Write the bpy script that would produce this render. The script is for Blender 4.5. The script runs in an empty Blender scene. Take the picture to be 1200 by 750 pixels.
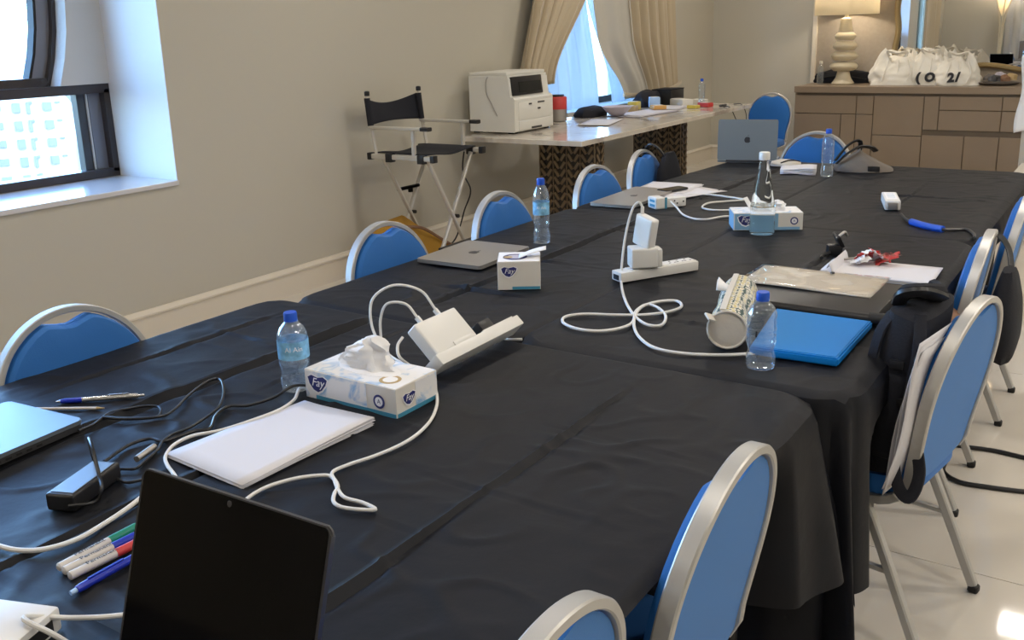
import bpy, bmesh, math, random
from mathutils import Vector, Matrix, Euler, noise
random.seed(7)
D = bpy.data
S = bpy.context.scene
COL = S.collection
PI = math.pi

# ------------------------------------------------------------------ camera
cd = D.cameras.new('camera'); cam = D.objects.new('camera', cd); COL.objects.link(cam)
cd.sensor_width = 36.0; cd.lens = 33.203; cd.shift_x = 0.00166; cd.shift_y = -0.03846
cd.clip_start = 0.05; cd.clip_end = 1000
cam.matrix_world = Matrix(((0.832457, -0.116926, 0.541612, 0.000000), (0.553289, 0.227931, -0.801198, 0.000000), (-0.029770, 0.966631, 0.254436, 1.530000), (0.000000, 0.000000, 0.000000, 1.000000)))
S.camera = cam

# ------------------------------------------------------------------ light and exposure
vs = S.view_settings
S.display_settings.display_device = 'sRGB'
vs.view_transform = 'Standard'; vs.look = 'None'; vs.gamma = 1.0; vs.use_curve_mapping = False
vs.exposure = 0.36
W = D.worlds.new('world'); S.world = W; W.use_nodes = True
nt = W.node_tree; nt.nodes.clear()
wo = nt.nodes.new('ShaderNodeOutputWorld'); bg = nt.nodes.new('ShaderNodeBackground')
sky = nt.nodes.new('ShaderNodeTexSky'); sky.sky_type = 'NISHITA'; sky.sun_disc = False
sky.sun_elevation = math.radians(48); sky.sun_rotation = math.radians(75); sky.dust_density = 1.5; sky.ozone_density = 1.6
tint = nt.nodes.new('ShaderNodeMix'); tint.data_type = 'RGBA'; tint.blend_type = 'MULTIPLY'; tint.inputs[0].default_value = 1; tint.inputs[7].default_value = (.72, .92, 1.16, 1)
nt.links.new(sky.outputs[0], tint.inputs[6]); nt.links.new(tint.outputs[2], bg.inputs[0]); bg.inputs[1].default_value = 2.5
nt.links.new(bg.outputs[0], wo.inputs[0])

def light(name, kind, loc, energy, color, size=None, sizey=None, rot=(0, 0, 0)):
    l = D.lights.new(name, kind); l.energy = energy; l.color = color
    o = D.objects.new(name, l); COL.objects.link(o); o.location = loc; o.rotation_euler = rot
    if kind == 'AREA':
        l.size = size
        if sizey: l.shape = 'RECTANGLE'; l.size_y = sizey
    elif kind == 'POINT': l.shadow_soft_size = size
    return o
sun = light('sun', 'SUN', (20, 5, 40), 1.6, (1, .95, .87), rot=(math.radians(35), math.radians(35), 0))
sun.data.angle = 0.01
WARM = (1.0, .85, .66); NEUT = (1.0, .93, .83)
for lx, ly, e in ((-2.9, 1.2, 16), (-2.9, 4.2, 16), (-2.9, 7.2, 15), (-.7, 1.2, 14), (-.7, 4.2, 15), (-.4, 7.8, 15),
                  (1.6, 1.2, 24), (1.6, 4.2, 30), (1.6, 7.2, 24), (3.0, 2.7, 26), (3.0, 5.7, 26), (-2.9, 9.3, 14), (-2.9, -1.8, 18), (.2, -1.8, 12)):  # rightmost pair is fill added to brighten chair backs and floor from the right
    light('ceiling_and_fill_lamp', 'AREA', (lx, ly, 3.27), e*.95, NEUT, .24)

# ------------------------------------------------------------------ materials
def mat(name, col, rough=.5, metal=0, spec=.5, bump=0, bscale=40, var=0, vscale=6, trans=0, ior=1.45, alpha=1, emit=None, es=0, sheen=0, coat=0, stretch=None):
    m = D.materials.new(name); m.use_nodes = True
    n = m.node_tree.nodes; L = m.node_tree.links
    p = n['Principled BSDF']
    c = (*col, 1)
    p.inputs['Base Color'].default_value = c
    p.inputs['Roughness'].default_value = rough; p.inputs['Metallic'].default_value = metal
    p.inputs['Specular IOR Level'].default_value = spec
    p.inputs['Transmission Weight'].default_value = trans; p.inputs['IOR'].default_value = ior
    p.inputs['Alpha'].default_value = alpha
    p.inputs['Sheen Weight'].default_value = sheen; p.inputs['Coat Weight'].default_value = coat
    if emit: p.inputs['Emission Color'].default_value = (*emit, 1); p.inputs['Emission Strength'].default_value = es
    tc = n.new('ShaderNodeTexCoord'); mp = n.new('ShaderNodeMapping'); L.new(tc.outputs['Object'], mp.inputs[0])
    if stretch: mp.inputs['Scale'].default_value = stretch
    if var:
        t = n.new('ShaderNodeTexNoise'); t.inputs['Scale'].default_value = vscale; t.inputs['Detail'].default_value = 5
        L.new(mp.outputs[0], t.inputs['Vector'])
        r = n.new('ShaderNodeValToRGB'); r.color_ramp.elements[0].position = .3; r.color_ramp.elements[1].position = .7
        r.color_ramp.elements[0].color = (*[x * (1 - var) for x in col], 1); r.color_ramp.elements[1].color = (*[min(1, x * (1 + var)) for x in col], 1)
        L.new(t.outputs['Fac'], r.inputs[0]); L.new(r.outputs[0], p.inputs['Base Color'])
    if bump:
        t = n.new('ShaderNodeTexNoise'); t.inputs['Scale'].default_value = bscale; t.inputs['Detail'].default_value = 4
        L.new(mp.outputs[0], t.inputs['Vector'])
        b = n.new('ShaderNodeBump'); b.inputs['Strength'].default_value = bump; b.inputs['Distance'].default_value = .01
        L.new(t.outputs['Fac'], b.inputs['Height']); L.new(b.outputs[0], p.inputs['Normal'])
    return m

def mat_sheet(name, col, tr):              # thin sheer cloth: diffuse + translucent + some see-through
    m = D.materials.new(name); m.use_nodes = True; n = m.node_tree.nodes; L = m.node_tree.links; n.clear()
    o = n.new('ShaderNodeOutputMaterial'); d = n.new('ShaderNodeBsdfDiffuse'); t = n.new('ShaderNodeBsdfTranslucent'); x = n.new('ShaderNodeBsdfTransparent')
    a = n.new('ShaderNodeMixShader'); b = n.new('ShaderNodeMixShader')
    d.inputs[0].default_value = (*col, 1); t.inputs[0].default_value = (*col, 1)
    a.inputs[0].default_value = .55; b.inputs[0].default_value = tr
    L.new(d.outputs[0], a.inputs[1]); L.new(t.outputs[0], a.inputs[2]); L.new(a.outputs[0], b.inputs[1]); L.new(x.outputs[0], b.inputs[2]); L.new(b.outputs[0], o.inputs[0])
    return m
def mat_pane(name, tint, refl=1.0):        # thin clear sheet (window pane, plastic film)
    m = D.materials.new(name); m.use_nodes = True; n = m.node_tree.nodes; L = m.node_tree.links; n.clear()
    o = n.new('ShaderNodeOutputMaterial'); x = n.new('ShaderNodeBsdfTransparent'); g = n.new('ShaderNodeBsdfGlossy'); f = n.new('ShaderNodeLayerWeight'); pw = n.new('ShaderNodeMath'); md = n.new('ShaderNodeMath'); a = n.new('ShaderNodeMixShader')
    pw.operation = 'POWER'; pw.inputs[1].default_value = 4; md.operation = 'MULTIPLY_ADD'; md.inputs[1].default_value = .7; md.inputs[2].default_value = .04
    L.new(f.outputs['Facing'], pw.inputs[0]); L.new(pw.outputs[0], md.inputs[0])
    x.inputs[0].default_value = (*tint, 1); g.inputs['Roughness'].default_value = .03; 
    g.inputs[0].default_value = (refl, refl, refl, 1)
    L.new(md.outputs[0], a.inputs[0]); L.new(x.outputs[0], a.inputs[1]); L.new(g.outputs[0], a.inputs[2]); L.new(a.outputs[0], o.inputs[0])
    return m

def mat_clear(name, tint, base, power, milk):   # thin clear plastic: see-through, glossy towards the rim, faintly milky
    m = mat_pane(name, tint); n = m.node_tree.nodes; L = m.node_tree.links
    pw = [x for x in n if x.type == 'MATH' and x.operation == 'POWER'][0]; md = [x for x in n if x.type == 'MATH' and x.operation != 'POWER'][0]
    pw.inputs[1].default_value = power; md.inputs[2].default_value = base
    mx = [x for x in n if x.type == 'MIX_SHADER'][0]; o = [x for x in n if x.type == 'OUTPUT_MATERIAL'][0]
    d = n.new('ShaderNodeBsdfDiffuse'); t = n.new('ShaderNodeBsdfTranslucent'); a = n.new('ShaderNodeMixShader'); b = n.new('ShaderNodeMixShader')
    d.inputs[0].default_value = (.8, .86, .92, 1); t.inputs[0].default_value = (.8, .86, .92, 1); a.inputs[0].default_value = .5; b.inputs[0].default_value = milk
    L.new(d.outputs[0], a.inputs[1]); L.new(t.outputs[0], a.inputs[2]); L.new(mx.outputs[0], b.inputs[1]); L.new(a.outputs[0], b.inputs[2]); L.new(b.outputs[0], o.inputs[0])
    return m
def mat_marble(name):
    m = mat(name, (.62, .57, .50), .12, spec=.5)
    n = m.node_tree.nodes; L = m.node_tree.links; p = n['Principled BSDF']
    tc = n.new('ShaderNodeTexCoord'); t = n.new('ShaderNodeTexNoise'); t.inputs['Scale'].default_value = 2.2; t.inputs['Detail'].default_value = 9; t.inputs['Distortion'].default_value = 1.4
    L.new(tc.outputs['Object'], t.inputs['Vector'])
    r = n.new('ShaderNodeValToRGB'); e = r.color_ramp.elements
    e[0].position = .36; e[0].color = (.36, .32, .28, 1); e[1].position = .47; e[1].color = (.60, .55, .48, 1)
    k = e.new(.53); k.color = (.64, .59, .52, 1); k = e.new(.66); k.color = (.55, .50, .43, 1)
    L.new(t.outputs['Fac'], r.inputs[0]); L.new(r.outputs[0], p.inputs['Base Color'])
    return m
def mat_pattern(name):                     # pouch cloth: pale ground with small gold and dark green diamonds
    m = mat(name, (.72, .70, .62), .7)
    n = m.node_tree.nodes; L = m.node_tree.links; p = n['Principled BSDF']
    tc = n.new('ShaderNodeTexCoord'); mp = n.new('ShaderNodeMapping'); mp.inputs['Scale'].default_value = (1, 1, 1); mp.inputs['Rotation'].default_value = (0, 0, .0)
    v = n.new('ShaderNodeTexVoronoi'); v.inputs['Scale'].default_value = 68; v.inputs['Randomness'].default_value = .25
    L.new(tc.outputs['Object'], mp.inputs[0]); L.new(mp.outputs[0], v.inputs['Vector'])
    r = n.new('ShaderNodeValToRGB'); r.color_ramp.interpolation = 'CONSTANT'; e = r.color_ramp.elements
    e[0].position = 0; e[0].color = (.55, .45, .12, 1); e[1].position = .3; e[1].color = (.72, .70, .64, 1)
    k = e.new(.52); k.color = (.05, .09, .09, 1)
    L.new(v.outputs['Distance'], r.inputs[0]); L.new(r.outputs[0], p.inputs['Base Color'])
    return m
def mat_box(name):                         # tissue carton print: white with soft blue feather shapes
    m = mat(name, (.78, .80, .84), .45)
    n = m.node_tree.nodes; L = m.node_tree.links; p = n['Principled BSDF']
    tc = n.new('ShaderNodeTexCoord'); t = n.new('ShaderNodeTexNoise'); t.inputs['Scale'].default_value = 22; t.inputs['Detail'].default_value = 3; t.inputs['Distortion'].default_value = 1.0
    L.new(tc.outputs['Object'], t.inputs['Vector'])
    r = n.new('ShaderNodeValToRGB'); e = r.color_ramp.elements
    e[0].position = .5; e[0].color = (.80, .80, .82, 1); e[1].position = .68; e[1].color = (.28, .47, .72, 1)
    L.new(t.outputs['Fac'], r.inputs[0]); L.new(r.outputs[0], p.inputs['Base Color'])
    return m

M = {}
M['wall'] = mat('wall_paint', (.49, .46, .385), .75, bump=.03, bscale=90)
M['wall_dark'] = mat('wallpaper_taupe', (.36, .31, .25), .7, var=.05, vscale=30)
M['ceil'] = mat('ceiling_paint', (.78, .76, .72), .8)
M['base'] = mat('skirting_paint', (.66, .60, .50), .45)
M['reveal'] = mat('white_paint', (.66, .655, .64), .5)
M['panelw'] = mat('window_infill_paint', (.56, .54, .50), .6)
M['tile'] = mat('polished_tile', (.62, .57, .50), .045, var=.06, vscale=1.7, spec=.6)
M['grout'] = mat('grout', (.40, .36, .32), .6)
M['sillm'] = mat('sill_stone', (.60, .59, .58), .15)
M['alu'] = mat('dark_bronze_frame', (.055, .048, .048), .35, .3)
M['sash'] = mat('grey_sash', (.20, .20, .225), .35, .3)
M['seal'] = mat('pale_seal', (.55, .55, .55), .4)
M['pane'] = mat_pane('window_pane', (.93, .97, .97))
M['cloth'] = mat('black_tablecloth', (.0080, .0088, .0125), .52, spec=.20, bump=.12, bscale=26)
M['blue'] = mat('blue_upholstery', (.018, .155, .47), .75, bump=.08, bscale=300, sheen=.12)
M['bluef'] = mat('blue_cushion_cloth', (.006, .12, .42), .65, bump=.08, bscale=300, sheen=.12)
M['silver'] = mat('silver_frame', (.50, .49, .47), .42, .55)
M['rubber'] = mat('black_rubber', (.012, .012, .012), .6)
M['black'] = mat('black_plastic', (.014, .014, .016), .35)
M['blackcl'] = mat('black_canvas', (.009, .010, .016), .85, bump=.15, bscale=200)
M['greycl'] = mat('grey_fabric', (.15, .13, .115), .8, bump=.2, bscale=60)
M['white'] = mat('white_plastic', (.72, .71, .69), .35)
M['whitec'] = mat('white_cable', (.70, .69, .67), .5)
M['paper'] = mat('paper', (.64, .63, .67), .7)
M['tissue'] = mat('tissue', (.80, .80, .82), .85, bump=.25, bscale=45)
M['card'] = mat('tissue_carton', (.70, .67, .62), .5)
M['print'] = mat_box('feather_print')
M['navy'] = mat('navy_print', (.022, .028, .16), .5)
M['lblue'] = mat('pale_blue_print', (.22, .42, .62), .5)
M['midblue'] = mat('teal_blue_print', (.06, .27, .42), .5)
M['gold'] = mat('gold_print', (.45, .33, .16), .5)
M['whitep'] = mat('white_print', (.85, .85, .88), .5)
M['lapgrey'] = mat('aluminium_grey', (.42, .40, .38), .35, .75)
M['lapblue'] = mat('aluminium_bluegrey', (.20, .235, .27), .4, .6)
M['lapdark'] = mat('dark_laptop_edge', (.06, .06, .065), .35, .4)
M['screen'] = mat('black_screen', (.002, .002, .003), .12, spec=.22)
M['cap'] = mat('blue_cap', (.015, .09, .55), .4)
M['pet'] = mat_clear('bottle_pet', (.90, .94, .97), .08, 2.0, .07)
M['glass'] = mat('clear_glass', (.95, .985, .98), .02, trans=1, ior=1.3)
M['label'] = mat('bottle_label', (.20, .45, .72), .4, var=.5, vscale=40)
M['wraplabel'] = mat('clear_label', (.55, .62, .70), .4, var=.3, vscale=60)
M['folder'] = mat('bright_blue_plastic', (.004, .19, .58), .5, spec=.25)
M['red'] = mat('red_plastic', (.55, .05, .05), .35)
M['green'] = mat('green_plastic', (.01, .22, .15), .35)
M['pblue'] = mat('pen_blue', (.012, .03, .42), .3)
M['marker'] = mat('marker_barrel', (.60, .57, .55), .4)
M['penmetal'] = mat('pen_metal', (.55, .54, .52), .25, .8)
M['ink'] = mat('ink', (.02, .02, .025), .6)
M['film'] = mat_pane('clear_film', (.985, .975, .96))
M['wrap'] = mat_pane('clear_wrapper', (.95, .9, .9))
M['pouch'] = mat_pattern('pouch_cloth')
M['pouchend'] = mat('pouch_end_cloth', (.60, .56, .50), .8, bump=.2, bscale=50)
M['brown'] = mat('brown_leather', (.24, .13, .075), .55)
M['yellow'] = mat('mustard_cloth', (.42, .22, .025), .8, bump=.3, bscale=30)
M['marble'] = mat_marble('cream_marble')
M['bronze'] = mat('bronze_relief', (.22, .165, .105), .38, .55)
M['bronzed'] = mat('dark_bronze', (.028, .022, .018), .5)
M['printer'] = mat('printer_shell', (.70, .69, .64), .5)
M['curtain'] = mat('gold_curtain', (.46, .38, .26), .6, bump=.05, bscale=120, sheen=.3)
M['lining'] = mat('curtain_lining', (.50, .48, .43), .7)
M['sheer'] = mat_sheet('sheer_cloth', (.36, .38, .41), .03)
M['shade'] = mat_sheet('lamp_shade_cloth', (.90, .84, .70), 0.0)
M['ivory'] = mat('ivory_ceramic', (.66, .58, .42), .35)
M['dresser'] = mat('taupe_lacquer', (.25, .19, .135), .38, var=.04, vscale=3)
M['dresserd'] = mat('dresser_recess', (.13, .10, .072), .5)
M['mirror'] = mat('mirror_glass', (.88, .88, .87), .01, 1)
M['gilt'] = mat('gilt_frame', (.40, .30, .15), .35, .6)
M['tote'] = mat('cotton_tote', (.80, .77, .70), .85, bump=.35, bscale=22)
M['metalw'] = mat('pale_aluminium', (.60, .57, .51), .4, .4)
M['facade'] = mat('outside_facade', (.30, .29, .27), .8)
M['facadew'] = mat('outside_window', (.10, .11, .12), .6)
M['tower'] = mat('outside_pier', (.13, .12, .105), .8)
M['beige'] = mat('beige_upholstery', (.50, .46, .40), .8)
M['lilac'] = mat('lilac_paper', (.52, .48, .56), .6)
M['yel'] = mat('yellow_plastic', (.62, .48, .08), .4)
M['orange'] = mat('orange_plastic', (.60, .33, .10), .4)
M['paleblue'] = mat('pale_blue_plastic', (.40, .58, .85), .35)  # even pale blue of the small box and pen button
M['wood'] = mat('walnut', (.10, .06, .04), .45)
M['bulb'] = mat('lamp_glow', (1, .85, .6), .5, emit=(1, .72, .42), es=6)

# ------------------------------------------------------------------ geometry helpers
def crom(pts, k=6, closed=False):
    P = [Vector(p) for p in pts]; n = len(P)
    if n < 3: return P
    out = []
    for i in range(n if closed else n - 1):
        p1, p2 = P[i], P[(i + 1) % n]
        p0 = P[i - 1] if (closed or i > 0) else p1 * 2 - p2
        p3 = P[(i + 2) % n] if (closed or i + 2 < n) else p2 * 2 - p1
        for j in range(k):
            t = j / k
            out.append(.5 * ((2 * p1) + (p2 - p0) * t + (2 * p0 - 5 * p1 + 4 * p2 - p3) * t * t + (3 * p1 - p0 - 3 * p2 + p3) * t ** 3))
    if not closed: out.append(P[-1])
    return out

class G:
    def __init__(s): s.bm = bmesh.new()
    def _t(s, vs, mtx):
        if mtx is not None: bmesh.ops.transform(s.bm, matrix=mtx, verts=vs)
    def box(s, c, size, rot=None, bev=0, seg=2):
        r = bmesh.ops.create_cube(s.bm, size=1); vs = r['verts']
        for v in vs: v.co = Vector((v.co.x * size[0], v.co.y * size[1], v.co.z * size[2]))
        if bev:
            es = list({e for v in vs for e in v.link_edges})
            rr = bmesh.ops.bevel(s.bm, geom=es, offset=bev, segments=seg, affect='EDGES', profile=.6)
            vs = list({v for f in rr['faces'] for v in f.verts} | {v for v in vs if v.is_valid})
        mt = Matrix.Translation(c)
        if rot is not None: mt = mt @ (rot.to_4x4() if isinstance(rot, (Matrix, Euler)) and not isinstance(rot, Euler) else (rot.to_matrix().to_4x4() if isinstance(rot, Euler) else Matrix.Rotation(rot, 4, 'Z')))
        s._t(vs, mt); return s
    def tube(s, pts, r, n=8, closed=False, k=6, flat=None, up=None, cap=True, raw=False):
        P = [Vector(p) for p in pts] if raw else crom(pts, k, closed); m = len(P); rings = []
        nrm = None
        for i in range(m):
            a = P[i - 1] if (i > 0 or closed) else P[i]; b = P[(i + 1) % m] if (i < m - 1 or closed) else P[i]
            t = (b - a)
            if t.length < 1e-9: t = Vector((0, 0, 1))
            t.normalize()
            if up is not None:
                w = Vector(up) - t * t.dot(Vector(up)); w.normalize(); u = t.cross(w)
            else:
                if nrm is None:
                    w = Vector((0, 0, 1)) if abs(t.z) < .9 else Vector((1, 0, 0))
                else: w = nrm
                w = (w - t * t.dot(w)); w.normalize(); nrm = w; u = t.cross(w)
            rr = r(i / (m - 1)) if callable(r) else r
            ru, rw = (rr, rr) if flat is None else (rr * flat[0], rr * flat[1])
            ring = []
            for j in range(n):
                q = 2 * PI * (j + .5) / n
                cq, sq = math.cos(q), math.sin(q)
                if flat is not None:            # rounded-rectangle section
                    cq = math.copysign(abs(cq) ** .45, cq); sq = math.copysign(abs(sq) ** .45, sq)
                ring.append(s.bm.verts.new(P[i] + u * (cq * ru) + w * (sq * rw)))
            rings.append(ring)
        for i in range(m if closed else m - 1):
            A, B = rings[i], rings[(i + 1) % m]
            for j in range(n): s.bm.faces.new((A[j], A[(j + 1) % n], B[(j + 1) % n], B[j]))
        if cap and not closed:
            s.bm.faces.new(rings[0][::-1]); s.bm.faces.new(rings[-1])
        return s
    def lathe(s, prof, n=20, mtx=None, cap=True):
        rings = []; allv = []
        for r, z in prof:
            ring = [s.bm.verts.new((max(r, 1e-5) * math.cos(2 * PI * j / n), max(r, 1e-5) * math.sin(2 * PI * j / n), z)) for j in range(n)]
            rings.append(ring); allv += ring
        for A, B in zip(rings, rings[1:]):
            for j in range(n): s.bm.faces.new((A[j], A[(j + 1) % n], B[(j + 1) % n], B[j]))
        if cap:
            s.bm.faces.new(rings[0][::-1]); s.bm.faces.new(rings[-1])
        s._t(allv, mtx); return s
    def prism(s, poly, z0, z1, mtx=None):
        a = [s.bm.verts.new((x, y, z0)) for x, y in poly]; b = [s.bm.verts.new((x, y, z1)) for x, y in poly]
        n = len(poly)
        s.bm.faces.new(a[::-1]); s.bm.faces.new(b)
        for i in range(n): s.bm.faces.new((a[i], a[(i + 1) % n], b[(i + 1) % n], b[i]))
        s._t(a + b, mtx); return s
    def grid(s, f, nu, nv, closeu=False):
        R = [[s.bm.verts.new(f(i / nu, j / nv)) for j in range(nv + 1)] for i in range(nu if closeu else nu + 1)]
        N = len(R)
        for i in range(nu):
            for j in range(nv): s.bm.faces.new((R[i][j], R[(i + 1) % N][j], R[(i + 1) % N][j + 1], R[i][j + 1]))
        return s
    def rings(s, rr, cap=True):                 # loft through equal-length loops of points
        R = [[s.bm.verts.new(p) for p in ring] for ring in rr]; n = len(R[0])
        for A, B in zip(R, R[1:]):
            for j in range(n): s.bm.faces.new((A[j], A[(j + 1) % n], B[(j + 1) % n], B[j]))
        if cap: s.bm.faces.new(R[0][::-1]); s.bm.faces.new(R[-1])
        return s
    def build(s, name, m, parent=None, smooth=True, thick=0):
        bmesh.ops.recalc_face_normals(s.bm, faces=s.bm.faces)
        me = D.meshes.new(name); s.bm.to_mesh(me); s.bm.free()
        me.materials.append(M[m] if isinstance(m, str) else m)
        if smooth:
            for p in me.polygons: p.use_smooth = True
            try: me.set_sharp_from_angle(angle=math.radians(38))
            except Exception: pass
        o = D.objects.new(name, me); COL.objects.link(o)
        if parent: o.parent = parent
        if thick:
            md = o.modifiers.new('thickness', 'SOLIDIFY'); md.thickness = thick; md.offset = 0
        return o

def tag(o, label=None, cat=None, group=None, kind=None):
    if label: o['label'] = label
    if cat: o['category'] = cat
    if group: o['group'] = group
    if kind: o['kind'] = kind
    return o
def thing(name, label, cat, loc=(0, 0, 0), rz=0, group=None):
    o = D.objects.new(name, None); o.empty_display_size = .1; COL.objects.link(o)
    o.location = loc; o.rotation_euler = (0, 0, rz)
    return tag(o, label, cat, group)
def copy_tree(o, parent=None):
    c = o.copy(); COL.objects.link(c)
    if parent: c.parent = parent
    for ch in [x for x in D.objects if x.parent == o]: copy_tree(ch, c)
    return c
def text(name, s, size, mtx, m, parent, ext=.0004, shear=0, space=1, bold=0):
    cu = D.curves.new('t', 'FONT'); cu.body = s; cu.size = size; cu.align_x = 'CENTER'; cu.align_y = 'CENTER'; cu.extrude = ext; cu.shear = shear; cu.resolution_u = 3; cu.space_character = space; cu.offset = bold
    t = D.objects.new('t', cu); COL.objects.link(t)
    dg = bpy.context.evaluated_depsgraph_get(); me = D.meshes.new_from_object(t.evaluated_get(dg))
    D.objects.remove(t); D.curves.remove(cu)
    me.transform(mtx); me.materials.clear(); me.materials.append(M[m]); me.name = name
    o = D.objects.new(name, me); COL.objects.link(o); o.parent = parent
    return o
def frame_mtx(o, x, y):                         # local XY plane placed with axes x, y at o
    x = Vector(x).normalized(); y = Vector(y).normalized(); z = x.cross(y)
    m = Matrix((x, y, z)).transposed().to_4x4(); m.translation = o
    return m
def rrect(w, h, r, n=5):
    out = []
    for cx, cy, a0 in ((w/2 - r, h/2 - r, 0), (-w/2 + r, h/2 - r, PI/2), (-w/2 + r, -h/2 + r, PI), (w/2 - r, -h/2 + r, 1.5*PI)):
        for i in range(n + 1):
            a = a0 + PI/2*i/n; out.append((cx + r*math.cos(a), cy + r*math.sin(a)))
    return out
def sm(t): t = max(0, min(1, t)); return t*t*(3 - 2*t)
def struct(o): o['kind'] = 'structure'; return o

# ------------------------------------------------------------------ room shell
XL, XR, YB, YF, ZC = -4.286, 3.6, 10.67, -3.6, 3.3
g = G(); g.box(((XL+XR)/2, (YB+YF)/2, -.056), (XR-XL+.4, YB-YF+.4, .1)); floor = struct(g.build('floor', 'grout', smooth=False))
tme = None; ts = .9
for i in range(9):
    for j in range(16):
        tx = XL + .45 + i*ts; ty = YF + .45 + j*ts
        if tx > XR + .1 or ty > YB + .1: continue
        if tme is None:
            g = G(); g.box((0, 0, -.008), (ts - .003, ts - .003, .016), bev=.001, seg=1); t = g.build('tile', 'tile', floor, False); tme = t.data
        else:
            t = D.objects.new('tile', tme); COL.objects.link(t); t.parent = floor
        t.location = (tx, ty, 0)
g = G(); g.box(((XL+XR)/2, (YB+YF)/2, ZC + .05), (XR-XL+.4, YB-YF+.4, .1)); struct(g.build('ceiling', 'ceil', smooth=False))
# left wall with two window openings
W1 = (.10, 3.19, .812, 3.05); W2 = (6.95, 9.25, .82, 2.95); W3 = (-2.4, -.75, .5, 2.95)
g = G(); TH = .62; xc = XL - TH/2
ys = [YF - .2, W3[0], W3[1], W1[0], W1[1], W2[0], W2[1], YB + .2]
for a, b in zip(ys[::2], ys[1::2]): g.box((xc, (a+b)/2, ZC/2), (TH, b - a, ZC))
for w in (W1, W2, W3):
    g.box((xc, (w[0]+w[1])/2, w[2]/2), (TH, w[1]-w[0], w[2])); g.box((xc, (w[0]+w[1])/2, (w[3]+ZC)/2), (TH, w[1]-w[0], ZC - w[3]))
wl = struct(g.build('wall_left', 'wall', smooth=False))
g = G(); g.box(((XL+XR)/2, YB + .1, ZC/2), (XR-XL+.4, .2, ZC)); struct(g.build('wall_back', 'wall', smooth=False))
g = G(); g.box((XR + .1, (YB+YF)/2, ZC/2), (.2, YB-YF, ZC)); struct(g.build('wall_right', 'wall', smooth=False))
g = G(); g.box(((XL+XR)/2, YF - .1, ZC/2), (XR-XL+.4, .2, ZC)); struct(g.build('wall_front', 'wall', smooth=False))
# skirting: tall board with a moulded lip
def skirting(name, length, loc, rz):
    g = G()
    prof = [(0, 0), (.022, 0), (.022, .135), (.030, .140), (.030, .150), (.018, .160), (.012, .170), (0, .170)]
    g.prism([(a, b) for a, b in prof], 0, length, Matrix(((1, 0, 0, 0), (0, 0, 1, 0), (0, 1, 0, 0), (0, 0, 0, 1))))
    o = struct(g.build(name, 'base', smooth=False)); o.location = loc; o.rotation_euler = (0, 0, rz)
skirting('baseboard_left', YB - YF, (XL, YF, 0), 0)
skirting('baseboard_back', XR - XL, (XL, YB, 0), -PI/2)
# wall panel and pilaster behind the dresser
g = G(); g.box((-1.0, YB - .006, 1.65), (4.17, .012, 3.3)); struct(g.build('trim_1', 'wall_dark', smooth=False))
g = G(); g.box((-3.11, YB - .02, 1.65), (.05, .04, 3.3), bev=.006); struct(g.build('trim_2', 'base', smooth=False))

# window 1 : reveal lining, sill, infill panel with a horseshoe opening, frames and panes
win = struct(D.objects.new('window_1', None)); COL.objects.link(win)
FX = XL - .50
g = G(); y0, y1, z0, z1 = W1; e = .004
for yy in (y0 + e/2, y1 - e/2): g.box(((XL+FX)/2, yy, (z0+z1)/2), (XL-FX, e, z1-z0))
g.box(((XL+FX)/2, (y0+y1)/2, z1 - e/2), (XL-FX, y1-y0, e)); g.build('reveal_lining', 'reveal', win, False)
g = G(); g.box(((XL+FX)/2 + .006, (y0+y1)/2, z0 - .009), (XL-FX + .012, y1-y0, .026), bev=.004); g.build('sill', 'sillm', win, False)
HC, HZ, HR = 1.645, 1.82, 1.345
ZS = 1.325                                              # underside of the infill panel
a0 = math.asin((ZS - HZ)/HR)
arc = [(HC + HR*math.cos(a0 + (PI - 2*a0)*i/36), HZ + HR*math.sin(a0 + (PI - 2*a0)*i/36)) for i in range(37)]
arc = [(y, min(z, z1 - .02)) for y, z in arc]
def yz(x): return Matrix(((0, 0, 1, x), (1, 0, 0, 0), (0, 1, 0, 0), (0, 0, 0, 1)))
poly = [(y1, ZS), (y1, z1), (y0, z1), (y0, ZS)] + arc[::-1]
g = G()
q = list(zip(arc, arc[1:]))
def strip_between(g, A, B, xa, xb):                      # solid band between two polylines in the YZ plane
    n = len(A); va = [[g.bm.verts.new((x, p[0], p[1])) for p in P] for x in (xa, xb) for P in (A, B)]
    for i in range(n - 1):
        g.bm.faces.new((va[0][i], va[0][i+1], va[1][i+1], va[1][i])); g.bm.faces.new((va[2][i], va[3][i], va[3][i+1], va[2][i+1]))
        g.bm.faces.new((va[0][i], va[2][i], va[2][i+1], va[0][i+1])); g.bm.faces.new((va[1][i], va[1][i+1], va[3][i+1], va[3][i]))
    for k in (0, n - 1): g.bm.faces.new((va[0][k], va[1][k], va[3][k], va[2][k]))
outer = []
for (y, z) in arc:
    t = (y - HC)
    if z <= HZ: outer.append((y1 if t > 0 else y0, z))
    else: outer.append((max(y0, min(y1, HC + t/HR*(y1-HC)*1.0)) if abs(t) < HR*.72 else (y1 if t > 0 else y0), z1 if abs(t) < HR*.72 else z))
strip_between(g, arc, outer, FX - .10, FX + .02)
g.build('infill_panel', 'panelw', win, False)
def arcs(r): return [(HC + r*math.cos(a0 + (PI - 2*a0)*i/36), min(HZ + r*math.sin(a0 + (PI - 2*a0)*i/36), z1 - .02 - (HR - r)*.9)) for i in range(37)]
g = G(); strip_between(g, arcs(HR + .02), arcs(HR - .022), FX - .16, FX - .07); g.box((FX - .115, HC, ZS + .022), (.09, 2.47, .045)); g.build('arch_frame', 'alu', win, False)
g = G(); strip_between(g, arcs(HR - .022), arcs(HR - .09), FX - .15, FX - .10); g.build('arch_sash', 'sash', win, False)
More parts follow.
